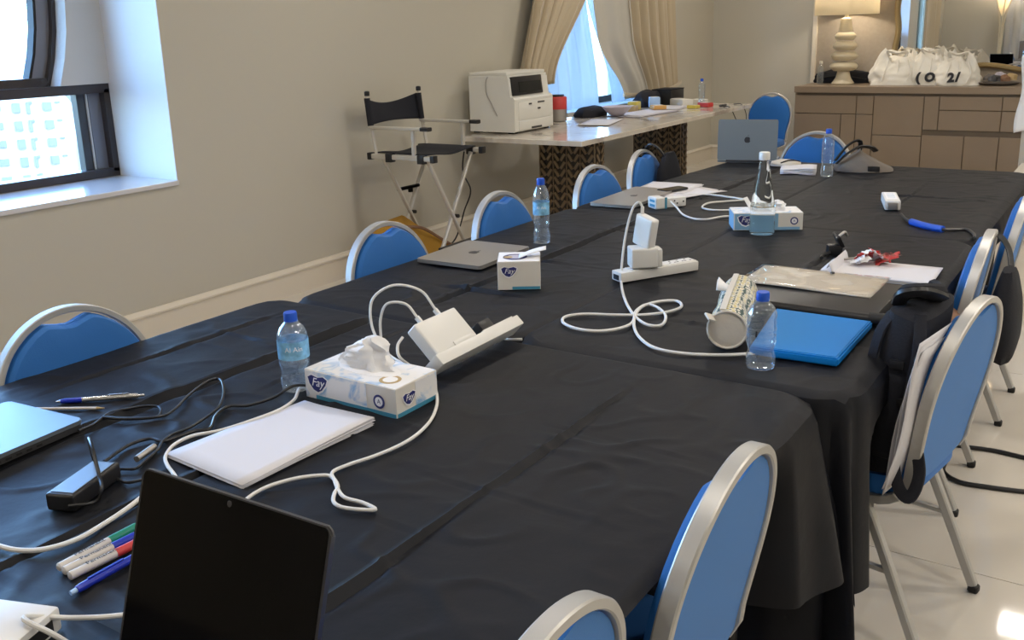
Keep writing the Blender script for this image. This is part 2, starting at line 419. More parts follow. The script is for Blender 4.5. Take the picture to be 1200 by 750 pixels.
g = G(); strip_between(g, arcs(HR - .09), arcs(HR - .105), FX - .16, FX - .10); g.build('arch_gasket', 'rubber', win, False)
g = G(); a = arcs(HR - .097); g.prism([p for p in a], 0, .008, yz(FX - .14)); g.build('upper_pane', 'pane', win, False)
g = G()
g.box((FX - .05, (y0+y1)/2, ZS - .025), (.11, y1-y0, .05)); g.box((FX - .05, (y0+y1)/2, z0 + .0275), (.11, y1-y0, .045))
for yy in (y0 + .02, y1 - .02): g.box((FX - .05, yy, (z0+ZS)/2), (.11, .04, ZS - z0 - .06))
g.build('lower_frame', 'alu', win, False)
g = G()
for yy in (y1 - .075, y0 + .075): g.box((FX - .065, yy, (z0+ZS)/2), (.05, .070, ZS - z0 - .1))
g.build('lower_sash', 'sash', win, False)
g = G()
for yy in (y1 - .122, y0 + .122): g.box((FX - .060, yy, (z0+ZS)/2), (.05, .008, ZS - z0 - .1))
g.build('sash_seal', 'seal', win, False)
g = G()
for yy in (y1 - .151, y0 + .151): g.box((FX - .07, yy, (z0+ZS)/2), (.05, .05, ZS - z0 - .1))
g.build('gasket_and_reflection', 'lapdark', win, False)  # dark strip: gasket widened, outer reveal's reflection put into its colour
g = G(); g.box((FX - .075, (y0+y1)/2, (z0+ZS)/2), (.008, y1-y0-.32, ZS - z0 - .1)); g.build('lower_pane', 'pane', win, False)
for k, w in ((2, W2), (3, W3)):
    o = struct(D.objects.new('window_%d' % k, None)); COL.objects.link(o)
    g = G(); x = XL - .35; ym = (w[0]+w[1])/2; zm = (w[2]+w[3])/2
    for yy in (w[0] + .03, ym, w[1] - .03): g.box((x, yy, zm), (.08, .06, w[3]-w[2]))
    for zz in (w[2] + .03, w[3] - .03): g.box((x, ym, zz), (.08, w[1]-w[0], .06))
    g.build('frame', 'alu', o, False)
    for yy in ((w[0]+ym)/2, (ym+w[1])/2):
        g = G(); g.box((x, yy, zm), (.008, (w[1]-w[0])/2 - .06, w[3]-w[2]-.12)); g.build('pane', 'pane', o, False)

# ------------------------------------------------------------------ outside, far below and across the street
fx, fy, fz, dirv = -171.01, 103.02, -10.33, (0.5160, 0.8566)
fac = thing('building', 'pale apartment block with rows of small windows seen through the lower pane', 'building', (fx, fy, fz))
fac.rotation_euler = (0, 0, math.atan2(dirv[1], dirv[0]))       # local +x runs to the right along the facade
HB = 40
poly = [(-70, -60), (2.9, -60), (2.9, -2.2)] + [(-1.6 + 4.5*math.cos(t*PI/18), -2.2 + 5.4*math.sin(t*PI/18)) for t in range(1, 10)] + [(-70, 3.2)]
xz = Matrix(((1, 0, 0, 0), (0, 0, 1, 0), (0, 1, 0, 0), (0, 0, 0, 1)))
g = G(); g.prism(poly, 0, 20, xz); g.build('wall', 'facade', fac, False)
g = G(); g.prism([(2.6, -60), (8.2, -60), (8.2, -11.0)] + [(2.6 + 5.6*math.cos(t*PI/18), -11.0 + 5.6*math.sin(t*PI/18)) for t in range(1, 10)], -1.5, 18, xz); g.build('wing', 'facade', fac, False)
wm = {}
def owin(w, h, x, z, y):
    key = (w, h)
    if key not in wm:
        g = G(); g.box((0, 0, 0), (w, .5, h)); o = g.build('window', 'facadew', fac, False); wm[key] = o.data
    else:
        o = D.objects.new('window', wm[key]); COL.objects.link(o); o.parent = fac
    o.location = (x, y, z)
for r in range(6):
    z = 1.2 - 3.35*r
    for x in (-22.0, -18.5, -14.5, -10.6): owin(1.7, 1.3, x, z, -.1)
    owin(1.3, 1.8, -7.2, z - .2, -.1); owin(.6, 2.2, -5.2, z - .3, -.1); owin(.5, .5, -4.7, z + .6, -.1)
    owin(1.5, 1.6, -2.0, z - .2, -.1); owin(.9, .3, -.2, z + .5, -.1)
for z in (-7.7, -9.9, -12.2, -14.5): owin(3.2, 1.5, 4.9, z, -1.6)
tw = thing('building', 'grey brown tower standing behind the pale apartment block', 'building', (fx + 4*dirv[0] - 30*dirv[1], fy + 4*dirv[1] + 30*dirv[0], fz))
tw.rotation_euler = fac.rotation_euler
g = G(); g.box((20, 7, -24), (50, 14, 76)); g.build('wall', 'tower', tw, False)
g = G()
for i in range(8): g.box((-2 + 6*i, -.05, -24), (.5, .4, 76))
g.build('rib', 'facadew', tw, False)

# ------------------------------------------------------------------ curtains, window 2
def fold(u, n, a, ph=0): return a*(math.sin(2*PI*n*u + ph) + .35*math.sin(2*PI*n*2.1*u + 1.3*ph + 1))
def drape(name, parent, f, m, nu=90, nv=50, th=.004):
    g = G(); g.grid(f, nu, nv); return g.build(name, m, parent, True, th)
ct = thing('curtain', 'gold curtain tied back behind the white printer', 'curtain', (0, 0, 0))
def fl(u, v):
    z = 2.95 - 1.85*v
    yi = 7.62 - .08*v - .62*sm((v - .5)/.5)*1.0; yo = 6.95 - .06*v - .50*v**1.2
    y = yo + (yi - yo)*u
    return Vector((-4.19 + fold(u, 6, .028, 1), y, z))
drape('drape', ct, fl, 'curtain')
def fl2(u, v):
    z = 1.10 - 1.08*v; yo = 6.39 + .05*v; yi = 6.92 + .03*v
    return Vector((-4.19 + fold(u, 6, .025, 1), yo + (yi - yo)*u, z))
g = G(); g.tube([(-4.13, 6.36, 1.10), (-4.12, 6.55, 1.06), (-4.15, 6.75, 1.07)], .012, 8, flat=(1, 2)); g.build('tieback', 'curtain', ct)
ct = thing('curtain', 'gold curtain with grey lining swept back beside the marble table', 'curtain', (0, 0, 0))
def rimap(v):                                       # inner edge of the right hand curtain, by height
    z = 2.95 - 2.05*v
    return z, 7.40 + .13*sm(v/.55) + .12*sm((v - .5)/.3) + .50*sm((v - .72)/.28), 9.12 + .30*v
def fr(u, v):
    z, yi, yo = rimap(v); uu = .40 + .60*u
    pinch = sm((v - .55)/.45)
    y = yi + (yo - yi)*uu
    z2 = z + pinch*.16*math.sin(uu*PI)*-.25 + .05*pinch*(1-uu)
    return Vector((-4.17 + fold(u, 5.2, .034, 2)*(1 - .3*pinch), y, z2))
drape('drape', ct, fr, 'curtain')
def fr2(u, v):
    z, yi, yo = rimap(v); uu = .42*u
    return Vector((-4.155 + fold(u, 1.6, .022, 2) + .02*u, yi + (yo - yi)*uu, z - .02*v))
drape('lining', ct, fr2, 'lining')
def fr3(u, v):
    z = .90 - .88*v; return Vector((-4.18 + fold(u, 6, .03, 2), 8.35 + 1.08*u, z))
g = G(); g.tube([(-4.10, 8.05, .93), (-4.07, 8.6, .90), (-4.06, 9.05, .93), (-4.14, 9.45, .97)], .010, 8, flat=(1, 2)); g.build('tieback', 'curtain', ct)
for nm, lab, ya, yb, yc, yd in (('a', 'sheer white curtain hanging next to the left gold curtain', 6.7, 7.62, 6.85, 7.86), ('b', 'sheer white curtain hanging next to the grey curtain lining', 7.6, 8.9, 8.12, 8.9)):
    t = thing('sheer_curtain', lab, 'curtain')
    def fs(u, v, ya=ya, yb=yb, yc=yc, yd=yd):
        k = sm((v - .45)/.55); a = ya + (yc - ya)*k; b = yb + (yd - yb)*k
        return Vector((-4.262 + .018*math.sin(2*PI*5*u) , a + (b - a)*u, 2.95 - 2.10*v))
    g = G(); g.grid(fs, 60, 24); g.build('cloth', 'sheer', t)

# curtains on window 3 and the far end of the room (seen in the mirror)
t = thing('curtain', 'cream curtain in vertical folds, reflected at the left of the mirror', 'curtain')
drape('drape', t, lambda u, v: Vector((-4.17 + fold(u, 9, .035, 0), -.75 - 1.75*u, 2.95 - 2.93*v)), 'curtain', 100, 6)
t = thing('sheer_curtain', 'white sheer curtain at the room end, reflected at the right of the mirror', 'curtain')
drape('cloth', t, lambda u, v: Vector((-2.95 + 1.5*u, YF + .08 + fold(u, 8, .025, 0), 2.95 - 2.93*v)), 'reveal', 90, 6)
fl_ = thing('floor_lamp', 'slender uplighter floor lamp with flared stem, reflected in the mirror', 'lamp', (-2.95, -2.9, 0))
g = G(); g.lathe([(.16, 0), (.16, .02), (.05, .04), (.035, .06)], 20); g.build('base', 'ivory', fl_)
for a in range(5):
    g = G(); q = 2*PI*a/5
    g.tube([(.028*math.cos(q), .028*math.sin(q), .05), (.03*math.cos(q), .03*math.sin(q), 1.0), (.06*math.cos(q), .06*math.sin(q), 1.5), (.17*math.cos(q), .17*math.sin(q), 1.95)], .014, 8); g.build('stem', 'ivory', fl_)
g = G(); g.lathe([(.02, 1.55), (.16, 1.93), (.19, 1.98), (.15, 1.94), (.01, 1.58)], 20); g.build('bowl', 'shade', fl_)
light('floor_lamp_bulb', 'POINT', (-2.95, -2.9, 2.05), 14, WARM, .06)
cb = thing('side_cabinet', 'low dark cabinet at the room end, seen only in the mirror', 'cabinet', (-1.9, -3.1, 0))
g = G(); g.box((0, 0, .5), (1.3, .45, 1.0), bev=.01); g.build('body', 'dresserd', cb)
tv = thing('monitor', 'black flat monitor reflected at the right edge of the mirror', 'monitor', (-1.9, -3.1, 1.0))
g = G(); g.box((0, 0, .01), (.3, .2, .02), bev=.004); g.build('base', 'black', tv)
g = G(); g.box((0, 0, .08), (.05, .04, .14)); g.build('stand', 'black', tv)
g = G(); g.box((0, 0, .33), (.85, .04, .5), bev=.008); g.build('screen', 'black', tv)

# ------------------------------------------------------------------ dresser, mirror, lamp
dr = thing('dresser', 'long taupe dresser along the back wall under the mirror', 'dresser', (0, 0, 0))
DX0, DX1, DY = -3.075, -.45, 9.93
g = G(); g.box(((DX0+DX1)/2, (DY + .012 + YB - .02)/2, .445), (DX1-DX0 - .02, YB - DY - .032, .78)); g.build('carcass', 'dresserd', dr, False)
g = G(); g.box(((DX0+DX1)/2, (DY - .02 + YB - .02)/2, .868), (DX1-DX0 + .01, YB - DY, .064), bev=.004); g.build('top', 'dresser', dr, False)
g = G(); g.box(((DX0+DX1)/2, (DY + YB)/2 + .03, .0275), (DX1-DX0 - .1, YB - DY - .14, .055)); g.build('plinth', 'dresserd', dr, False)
for sx in (DX0 + .01, DX1 - .01):
    g = G(); g.box((sx, (DY + .01 + YB - .02)/2, .445), (.02, YB - DY - .03, .78)); g.build('side_panel', 'dresser', dr, False)
def front(kind, x0, x1, z0, z1):
    g = G(); s_ = .007
    g.box(((x0+x1)/2, DY + .004, (z0+z1)/2), (x1-x0 - s_, .018, z1-z0 - s_), bev=.0025, seg=1); g.build(kind, 'dresser', dr, False)
front('drawer', DX0 + .005, -2.45, .625, .812); front('door', DX0 + .005, -2.597, .06, .625); front('door', -2.597, -2.45, .06, .625)
front('drawer', -2.45, -2.285, .625, .812); front('door', -2.45, -2.285, .06, .625)
front('drawer', -2.285, -1.817, .425, .812); front('door', -2.285, -1.817, .06, .425)
front('drawer', -1.817, -1.68, .487, .812)
front('drawer', -1.68, -1.137, .68, .812); front('drawer', -1.68, -1.137, .487, .68); front('drawer', -1.137, DX1 - .005, .68, .812); front('drawer', -1.137, DX1 - .005, .487, .68)
front('door', -1.817, -1.437, .06, .44); front('door', -1.437, -1.137, .06, .44); front('door', -1.137, DX1 - .005, .06, .44)

mr = thing('wall_mirror', 'large wall mirror in a wavy gilt frame above the dresser', 'mirror', (0, 0, 0))
mx0, mx1, mz0, mz1 = -2.262, .05, 1.045, 2.0
def mpath(off):
    P = []
    for i in range(25):
        t = i/24; x = mx0 + (mx1 - mx0)*t; P.append((x, YB - .05, mz0 - off + .028*math.cos(2*PI*t*2.55 + .4)))
    for i in range(1, 13): P.append((mx1 + off, YB - .05, mz0 + (mz1 - mz0)*i/12))
    for i in range(1, 13): P.append((mx1 - (mx1 - mx0)*i/12, YB - .05, mz1 + off))
    for i in range(1, 12): P.append((mx0 - off + .012*math.sin(i*1.1), YB - .05, mz1 - (mz1 - mz0)*i/12))
    return P
mp_ = mpath(0)
g = G(); g.prism([(p[0], p[2]) for p in mp_], YB - .03, YB - .02, Matrix(((1, 0, 0, 0), (0, 0, 1, 0), (0, 1, 0, 0), (0, 0, 0, 1)))); g.build('glass', 'mirror', mr, False)
g = G(); g.tube(mp_, .026, 8, closed=True, k=2); g.build('frame', 'gilt', mr)

sp = thing('speaker', 'black box speaker on the window sill, seen only in the mirror', 'speaker', (-4.5, .32, .826))
g = G(); g.box((0, 0, .24), (.2, .22, .48), bev=.01); g.build('cabinet', 'black', sp)
g = G(); g.box((.102, 0, .24), (.006, .19, .44)); g.build('grille', 'rubber', sp)

lp = thing('table_lamp', 'ivory stacked-disc table lamp with drum shade on the dresser', 'lamp', (-2.70, 10.32, .90))
def blob(z0, z1, r, k=8): return [(r*(.62 + .38*math.sin(PI*(i + .5)/k)), z0 + (z1 - z0)*(i + .5)/k) for i in range(k)]
g = G(); g.lathe([(.11, 0), (.115, .01), (.10, .03), (.075, .07), (.062, .12), (.06, .135)], 28); g.build('base', 'ivory', lp)
for z0, z1, r in ((.13, .235, .142), (.235, .34, .135), (.34, .44, .125), (.44, .53, .107)):
    g = G(); g.lathe(blob(z0, z1, r), 28); g.build('disc', 'ivory', lp)
g = G(); g.lathe([(.066, .53), (.07, .54), (.058, .61), (.05, .66), (.02, .675), (.02, .70)], 24); g.build('neck', 'ivory', lp)
g = G(); g.lathe([(.315, .70), (.312, .90), (.305, 1.12)], 40, cap=False); g.build('shade', 'shade', lp, True, .003)
light('lamp_bulb', 'POINT', (-2.70, 10.32, 1.78), 9, WARM, .05)
for k in range(2):
    sc = thing('wall_sconce', 'small square wall light above the mirror, %s of the pair' % ('left' if k == 0 else 'right'), 'lamp', (-1.34 + .22*k, YB - .02, 2.24))
    g = G(); g.box((0, -.03, 0), (.15, .05, .09), bev=.005); g.build('backplate', 'ivory', sc)
    g = G(); g.box((0, -.07, 0), (.13, .03, .075), bev=.005); g.build('diffuser', 'bulb', sc)

# things on the dresser
bp = thing('pouch', 'black flat pouch lying behind the ivory lamp on the dresser', 'pouch', (-2.76, 10.55, .90))
def lump(g, sx, sy, sz, c=(0, 0, 0), nz=.15, sc=3, seed=0, nu=28, nv=16, flat=.15):
    def f(u, v):
        a = 2*PI*u; b = PI*v; d = Vector((math.sin(b)*math.cos(a), math.sin(b)*math.sin(a), math.cos(b)))
        k = 1 + nz*noise.noise(d*sc + Vector((seed, seed*1.7, 0)))
        z = d.z*k; 
        return Vector((c[0] + sx*math.copysign(abs(d.x)**.8, d.x)*k, c[1] + sy*math.copysign(abs(d.y)**.8, d.y)*k, c[2] + (sz*z if z > -flat else -sz*flat)))
    g.grid(f, nu, nv, True); return g
g = G(); lump(g, .31, .10, .12, (0, 0, .018), .18, 2, 3); g.build('body', 'blackcl', bp)
g = G(); g.tube([(-.26, -.09, .05), (0, -.105, .075), (.26, -.09, .045)], .006, 6); g.build('zip', 'black', bp)
def tote(loc, rz, sx, sy, sz, lab, seed, letter=None):
    t = thing('tote_bag', lab, 'bag', loc, rz, 'cotton tote bags on the dresser')
    g = G()
    def f(u, v):
        a = 2*PI*u
        r = 1 + .17*noise.noise(Vector((math.cos(a)*1.6 + seed, math.sin(a)*1.6, v*2.5))) + .10*noise.noise(Vector((math.cos(a)*4 + seed, math.sin(a)*4, v*6)))
        top = (1 - .55*v**2.2); px = sx*top*r*math.copysign(abs(math.cos(a))**.75, math.cos(a)); py = sy*(1 - .75*v**1.6)*r*math.copysign(abs(math.sin(a))**.75, math.sin(a))
        z = sz*v*(1 + .42*noise.noise(Vector((math.cos(a)*1.8, seed, math.sin(a)*1.8)))*v)
        return Vector((px, py, z + .001))
    g.grid(f, 56, 24, True)
    bmesh.ops.holes_fill(g.bm, edges=g.bm.edges, sides=60)
    g.build('body', 'tote', t)
    for s in (-1, 1):
        g = G(); g.tube([(-sx*.30, s*sy*.28, sz*.96), (-sx*.34, s*sy*.5, sz*1.14), (0, s*sy*.75, sz*1.06), (sx*.3, s*sy*.6, sz*1.12), (sx*.28, s*sy*.28, sz*.95)], .012, 6, flat=(1.3, .35)); g.build('handle', 'tote', t)
    for i in range(3):
        g = G(); x = sx*(-.5 + .45*i); g.tube([(x, -sy*.95, sz*.12), (x + .03, -sy*.80, sz*.45), (x*.75 + .02, -sy*.45, sz*.85)], .007, 6); g.build('crease', 'tote', t)
    if letter:
        for s_, dx, dz in letter:
            text('lettering', s_, .115, frame_mtx((dx, -sy*1.06, dz), (1, 0, .08), (0, .12, 1)), 'ink', t, .001, bold=.007)
    return t
tote((-2.16, 10.30, .90), .1, .27, .17, .29, 'white cotton tote bag slumped nearest the ivory lamp', 1, [('(', .21, .075)])
tote((-1.84, 10.32, .90), -.1, .24, .17, .30, 'white cotton tote bag with a black letter O in the middle', 5, [('O', .035, .075)])
tote((-1.60, 10.26, .90), .15, .23, .16, .27, 'white cotton tote bag with black brush marks, rightmost of three', 9, [('2', -.05, .075), ('/', .01, .08)])
tr = thing('tray', 'small grey tray of wrapped things at the dresser right end', 'tray', (-1.23, 10.28, .90))
g = G(); g.lathe([(.02, .004), (.12, .002), (.17, .012), (.185, .026), (.178, .028), (.16, .018), (.02, .012)], 24); g.build('dish', 'greycl', tr)
for i, (x, y, z, m) in enumerate(((-.08, 0, .05, 'greycl'), (0, .05, .07, 'lilac'), (.05, -.03, .045, 'brown'), (.10, .03, .055, 'gold'), (-.03, -.05, .045, 'lapdark'))):
    g = G(); lump(g, .055, .045, .05, (x, y, z), .3, 2, i); g.build('wrapped_piece', m, tr)
# white cloth over a tall chair at the right edge
wc = thing('tall_chair', 'tall beige upholstered chair at the right edge in front of the dresser', 'chair', (-.37, 7.9, 0))
g = G(); g.box((0, .0, .74), (.78, .08, 1.02), bev=.03); g.build('backrest', 'beige', wc)
g = G(); g.box((0, -.32, .43), (.74, .6, .12), bev=.03); g.build('seat', 'beige', wc)
for sx in (-.33, .33):
    for sy in (-.56, -.02):
        g = G(); g.box((sx, sy, .19), (.05, .05, .38), bev=.006); g.build('leg', 'wood', wc)
g = G()
def fw(u, v):
    s = -0.60 + 1.14*v                               # over the top from the front hem to the back hem
    x = (-.42 + .84*u); zt = 1.275 + .012*math.sin(9*u) - .03*(abs(2*u-1))**3
    if s < -.06: y = -.062 - .012*math.sin(2*PI*4*u)*(-s); z = zt + (s + .06)
    elif s > .06: y = .062 + .012*math.sin(2*PI*4*u)*s; z = zt - (s - .06)
    else: y = .062*math.sin(s/.06*PI/2); z = zt + .012*math.cos(s/.06*PI/2)
    w = 1 + .05*max(0, 1.2 - z) 
    return Vector((x*w + .012*math.sin(14*z), y, z))
g.grid(fw, 40, 60)
tag(g.build('white_cloth', 'tissue', None, True, .003), 'plain white cloth draped over the tall beige chair at the right edge', 'cloth').location = (-.37, 7.9, 0)

# ------------------------------------------------------------------ marble table and what lies on it
mt_ = thing('marble_table', 'long cream marble table on bronze leaf-relief pedestals by the curtained window', 'table', (0, 0, 0))
g = G(); g.box((-3.62, 7.14, .7925), (1.0, 3.25, .035), bev=.004); g.build('top', 'marble', mt_, False)
for y, x0, x1 in ((5.95, -3.72, -3.26), (8.05, -3.99, -3.52)):
    g = G(); g.box(((x0+x1)/2, y + .07, .388), (x1-x0, .14, .774)); pd = g.build('pedestal', 'bronzed', mt_, False)
    g = G(); w_ = (x1-x0); ncol = 4; cw = w_/ncol
    for c in range(ncol):
        cx_ = x0 + cw*(c + .5)
        for r in range(13):
            z = .02 + r*.058
            for s in (-1, 1):
                R_ = Matrix.Rotation(-s*.95, 4, 'Y')
                g.box((cx_ + s*cw*.235, y - .006, z + .035), (cw*.56, .014, .022), rot=R_.to_3x3(), bev=0)
    for c in range(ncol + 1): g.box((x0 + cw*c, y - .004, .385), (.008, .012, .76))
    tag(g.build('leaf_relief', 'bronze', pd, False), kind='stuff')
    g = G()
    for r in range(13):
        z = .02 + r*.058
        for s in (-1, 1): g.box((x1 + .004, y + .07 + s*.033, z + .035), (.012, .07, .022), rot=Matrix.Rotation(s*.95, 3, 'X'))
    tag(g.build('side_relief', 'bronze', pd, False), kind='stuff')

ZT = .811
pr = thing('printer', 'off-white office laser printer on the near end of the marble table', 'printer', (-4.0, 6.01, ZT))
# local: front faces +x
g = G(); g.prism([(-.2, .012), (.19, .012), (.2, .02), (.2, .245), (.19, .258), (.165, .264), (.150, .395), (-.2, .395)], -.265, .265, Matrix(((1, 0, 0, 0), (0, 0, -1, 0), (0, 1, 0, 0), (0, 0, 0, 1)))); g.build('body', 'printer', pr, False)
g = G(); g.box((-.028, .0, .405), (.345, .53, .022), bev=.005); g.build('scanner_deck', 'printer', pr)
g = G(); g.box((-.032, .0, .428), (.335, .52, .024), bev=.008); g.build('scanner_lid', 'printer', pr)
g = G(); g.box((0, 0, 0), (.016, .41, .135), bev=.006); o = g.build('control_panel', 'black', pr); o.location = (.160, -.035, .338); o.rotation_euler = (0, math.radians(-7), 0)
g2 = G(); g2.box((0.009, .03, -.01), (.003, .30, .075)); g2.build('display', 'screen', o)
g = G(); g.box((.199, .02, .16), (.008, .47, .13), bev=.003); g.build('front_flap', 'printer', pr)
g = G(); g.box((.2, .02, .055), (.010, .47, .068), bev=.003); tray = g.build('paper_drawer', 'printer', pr)
g = G(); g.box((.205, .02, .03), (.006, .14, .014)); g.build('handle', 'lapdark', tray)
g = G(); g.box((.205, -.06, .205), (.004, .035, .011)); g.box((.205, .09, .21), (.004, .09, .010)); g.box((.205, .06, .165), (.004, .035, .011)); g.build('button', 'lapdark', pr)
for sx in (-.16, .15):
    for sy in (-.22, .22):
        g = G(); g.box((sx, sy, .006), (.05, .05, .012)); g.build('foot', 'rubber', pr)
g = G(); g.tube([(-.02, -.15, .424), (-.03, -.272, .40), (-.04, -.272, .30), (.0, -.272, .22), (.05, -.272, .13)], .0035, 6); tag(g.build('sensor_cable', 'lapgrey', None), 'thin grey cable hanging down the side of the printer', 'cable').location = (-4.0, 6.01, ZT)

def jar(name, lab, cat, loc, parts):
    t = thing(name, lab, cat, loc)
    for nm, prof, m in parts:
        g = G(); g.lathe(prof, 24); g.build(nm, m, t)
    return t
jar('jar', 'round grey and red sweet tub standing behind the printer', 'jar', (-4.02, 6.72, ZT), [('body', [(.06, .001), (.07, .01), (.072, .10)], 'lapgrey'), ('band', [(.072, .10), (.073, .19), (.066, .20)], 'red'), ('lid', [(.05, .20), (.052, .215), (.01, .22)], 'lapdark')])
t = thing('case', 'black soft case lying on the marble table by the sheer curtain', 'case', (-3.99, 7.22, ZT))
g = G(); lump(g, .11, .20, .075, (0, 0, .012), .12, 2, 4); g.build('body', 'blackcl', t)
t = thing('case_handle_bag', 'black bag under the gold curtain on the marble table', 'bag', (-3.98, 8.30, ZT)); t.name = 'laptop_bag'
g = G(); lump(g, .10, .22, .13, (0, 0, .02), .15, 2, 8); g.build('body', 'blackcl', t)
t = thing('box', 'flat black box on the marble table beneath the curtain edge', 'box', (-3.90, 8.60, ZT + 0))
g = G(); g.box((0, 0, .07), (.20, .30, .14), bev=.006); g.build('body', 'black', t); g = G(); g.box((0, 0, .142), (.205, .305, .008), bev=.002); g.build('lid', 'blackcl', t)
def sheets(name, lab, loc, rz, w, h, n, m, jit=.01, group=None):
    t = thing(name, lab, 'paper', loc, rz, group)
    for i in range(n):
        g = G(); a = random.uniform(-.06, .06)
        g.grid(lambda u, v: Vector(((u - .5)*w, (v - .5)*h, .002 + .0022*i + .006*max(0, u - .8)*(i % 2))), 8, 8)
        o = g.build('sheet', m if i % 2 == 0 else 'paper', t, True, .0012); o.location = (random.uniform(-jit, jit), random.uniform(-jit, jit), 0); o.rotation_euler = (0, 0, a)
    return t
sheets('papers', 'loose white sheets at the marble table front beside the printer', (-3.62, 6.72, ZT), .3, .24, .5, 3, 'paper', .03)
sheets('papers', 'lilac folder and sheets spread mid marble table', (-3.64, 7.52, ZT), -.1, .30, .62, 4, 'lilac', .03)
sheets('papers', 'white sheets on the marble table below the flat black box', (-3.68, 8.15, ZT), .2, .26, .40, 3, 'paper', .02)
t = thing('bowl', 'pale grey bowl on the marble table next to the black case', 'bowl', (-3.74, 7.22, ZT + .012))
g = G(); g.lathe([(.05, 0), (.09, .03), (.13, .075), (.125, .075), (.085, .035), (.01, .012)], 28); g.build('body', 'lilac', t)
for k, (lab, x, y, sx, sy, sz, m, nm) in enumerate((('yellow tape dispenser on the marble table', -3.93, 7.93, .045, .07, .07, 'yel', 'tape_dispenser'), ('beige folded pouch on the marble table beside the yellow dispenser', -3.88, 7.70, .08, .11, .05, 'gold', 'pouch'), ('pale blue small box on the marble table', -3.80, 8.08, .05, .08, .09, 'paleblue', 'box'), ('orange wrapped pack on the marble table', -3.66, 7.86, .06, .09, .035, 'orange', 'pack'), ('white cardboard pack beside the flat black box', -3.70, 8.45, .06, .17, .06, 'printer', 'pack'), ('dark red small pack near the marble table far corner', -3.40, 8.32, .04, .09, .04, 'red', 'pack'), ('yellow and black pack near the marble table far corner', -3.44, 8.14, .04, .07, .03, 'yel', 'pack'), ('white and brown pack near the far water bottle', -3.58, 8.62, .06, .10, .045, 'pouchend', 'pack'))):
    t = thing(nm, lab, nm.replace('_', ' '), (x, y, ZT + (.012 if nm in ('pack', 'box') and y < 8.2 and x < -3.5 else 0)), .25*k)
    g = G(); g.box((0, 0, sz/2), (sx*2, sy*2 if False else sy*1.4, sz), bev=.008); g.build('body', m, t)
    g = G(); g.box((0, 0, sz + .001), (sx*1.2, sy*.8, .003)); g.build('label_patch' if False else 'flap', 'printer' if m != 'printer' else 'card', t)
t = thing('earbuds', 'small dark clip lying on the marble table far corner', 'clip', (-3.27, 8.42, ZT)); t.name = 'desk_clip'
g = G(); g.box((0, 0, .008), (.03, .12, .016), bev=.005); g.build('body', 'lapdark', t)
g = G(); g.tube([(-3.22, 8.30, ZT + .004), (-3.165, 8.32, ZT - .0), (-3.11, 8.34, .70), (-3.10, 8.42, .60), (-3.10, 8.55, .60), (-3.11, 8.60, .72), (-3.165, 8.62, ZT + .002), (-3.25, 8.65, ZT + .004)], .004, 6); tag(g.build('looped_cable', 'black', None), 'thin black cable looping below the marble table far corner', 'cable')
g = G(); g.tube([(-4.16, 5.62, .76), (-4.18, 5.60, .55), (-4.13, 5.62, .40), (-4.18, 5.6, .25), (-4.2, 5.5, .05), (-4.12, 5.2, .006)], .006, 6); tag(g.build('cable', 'black', None), 'black power cord dropping behind the director chair', 'cable')

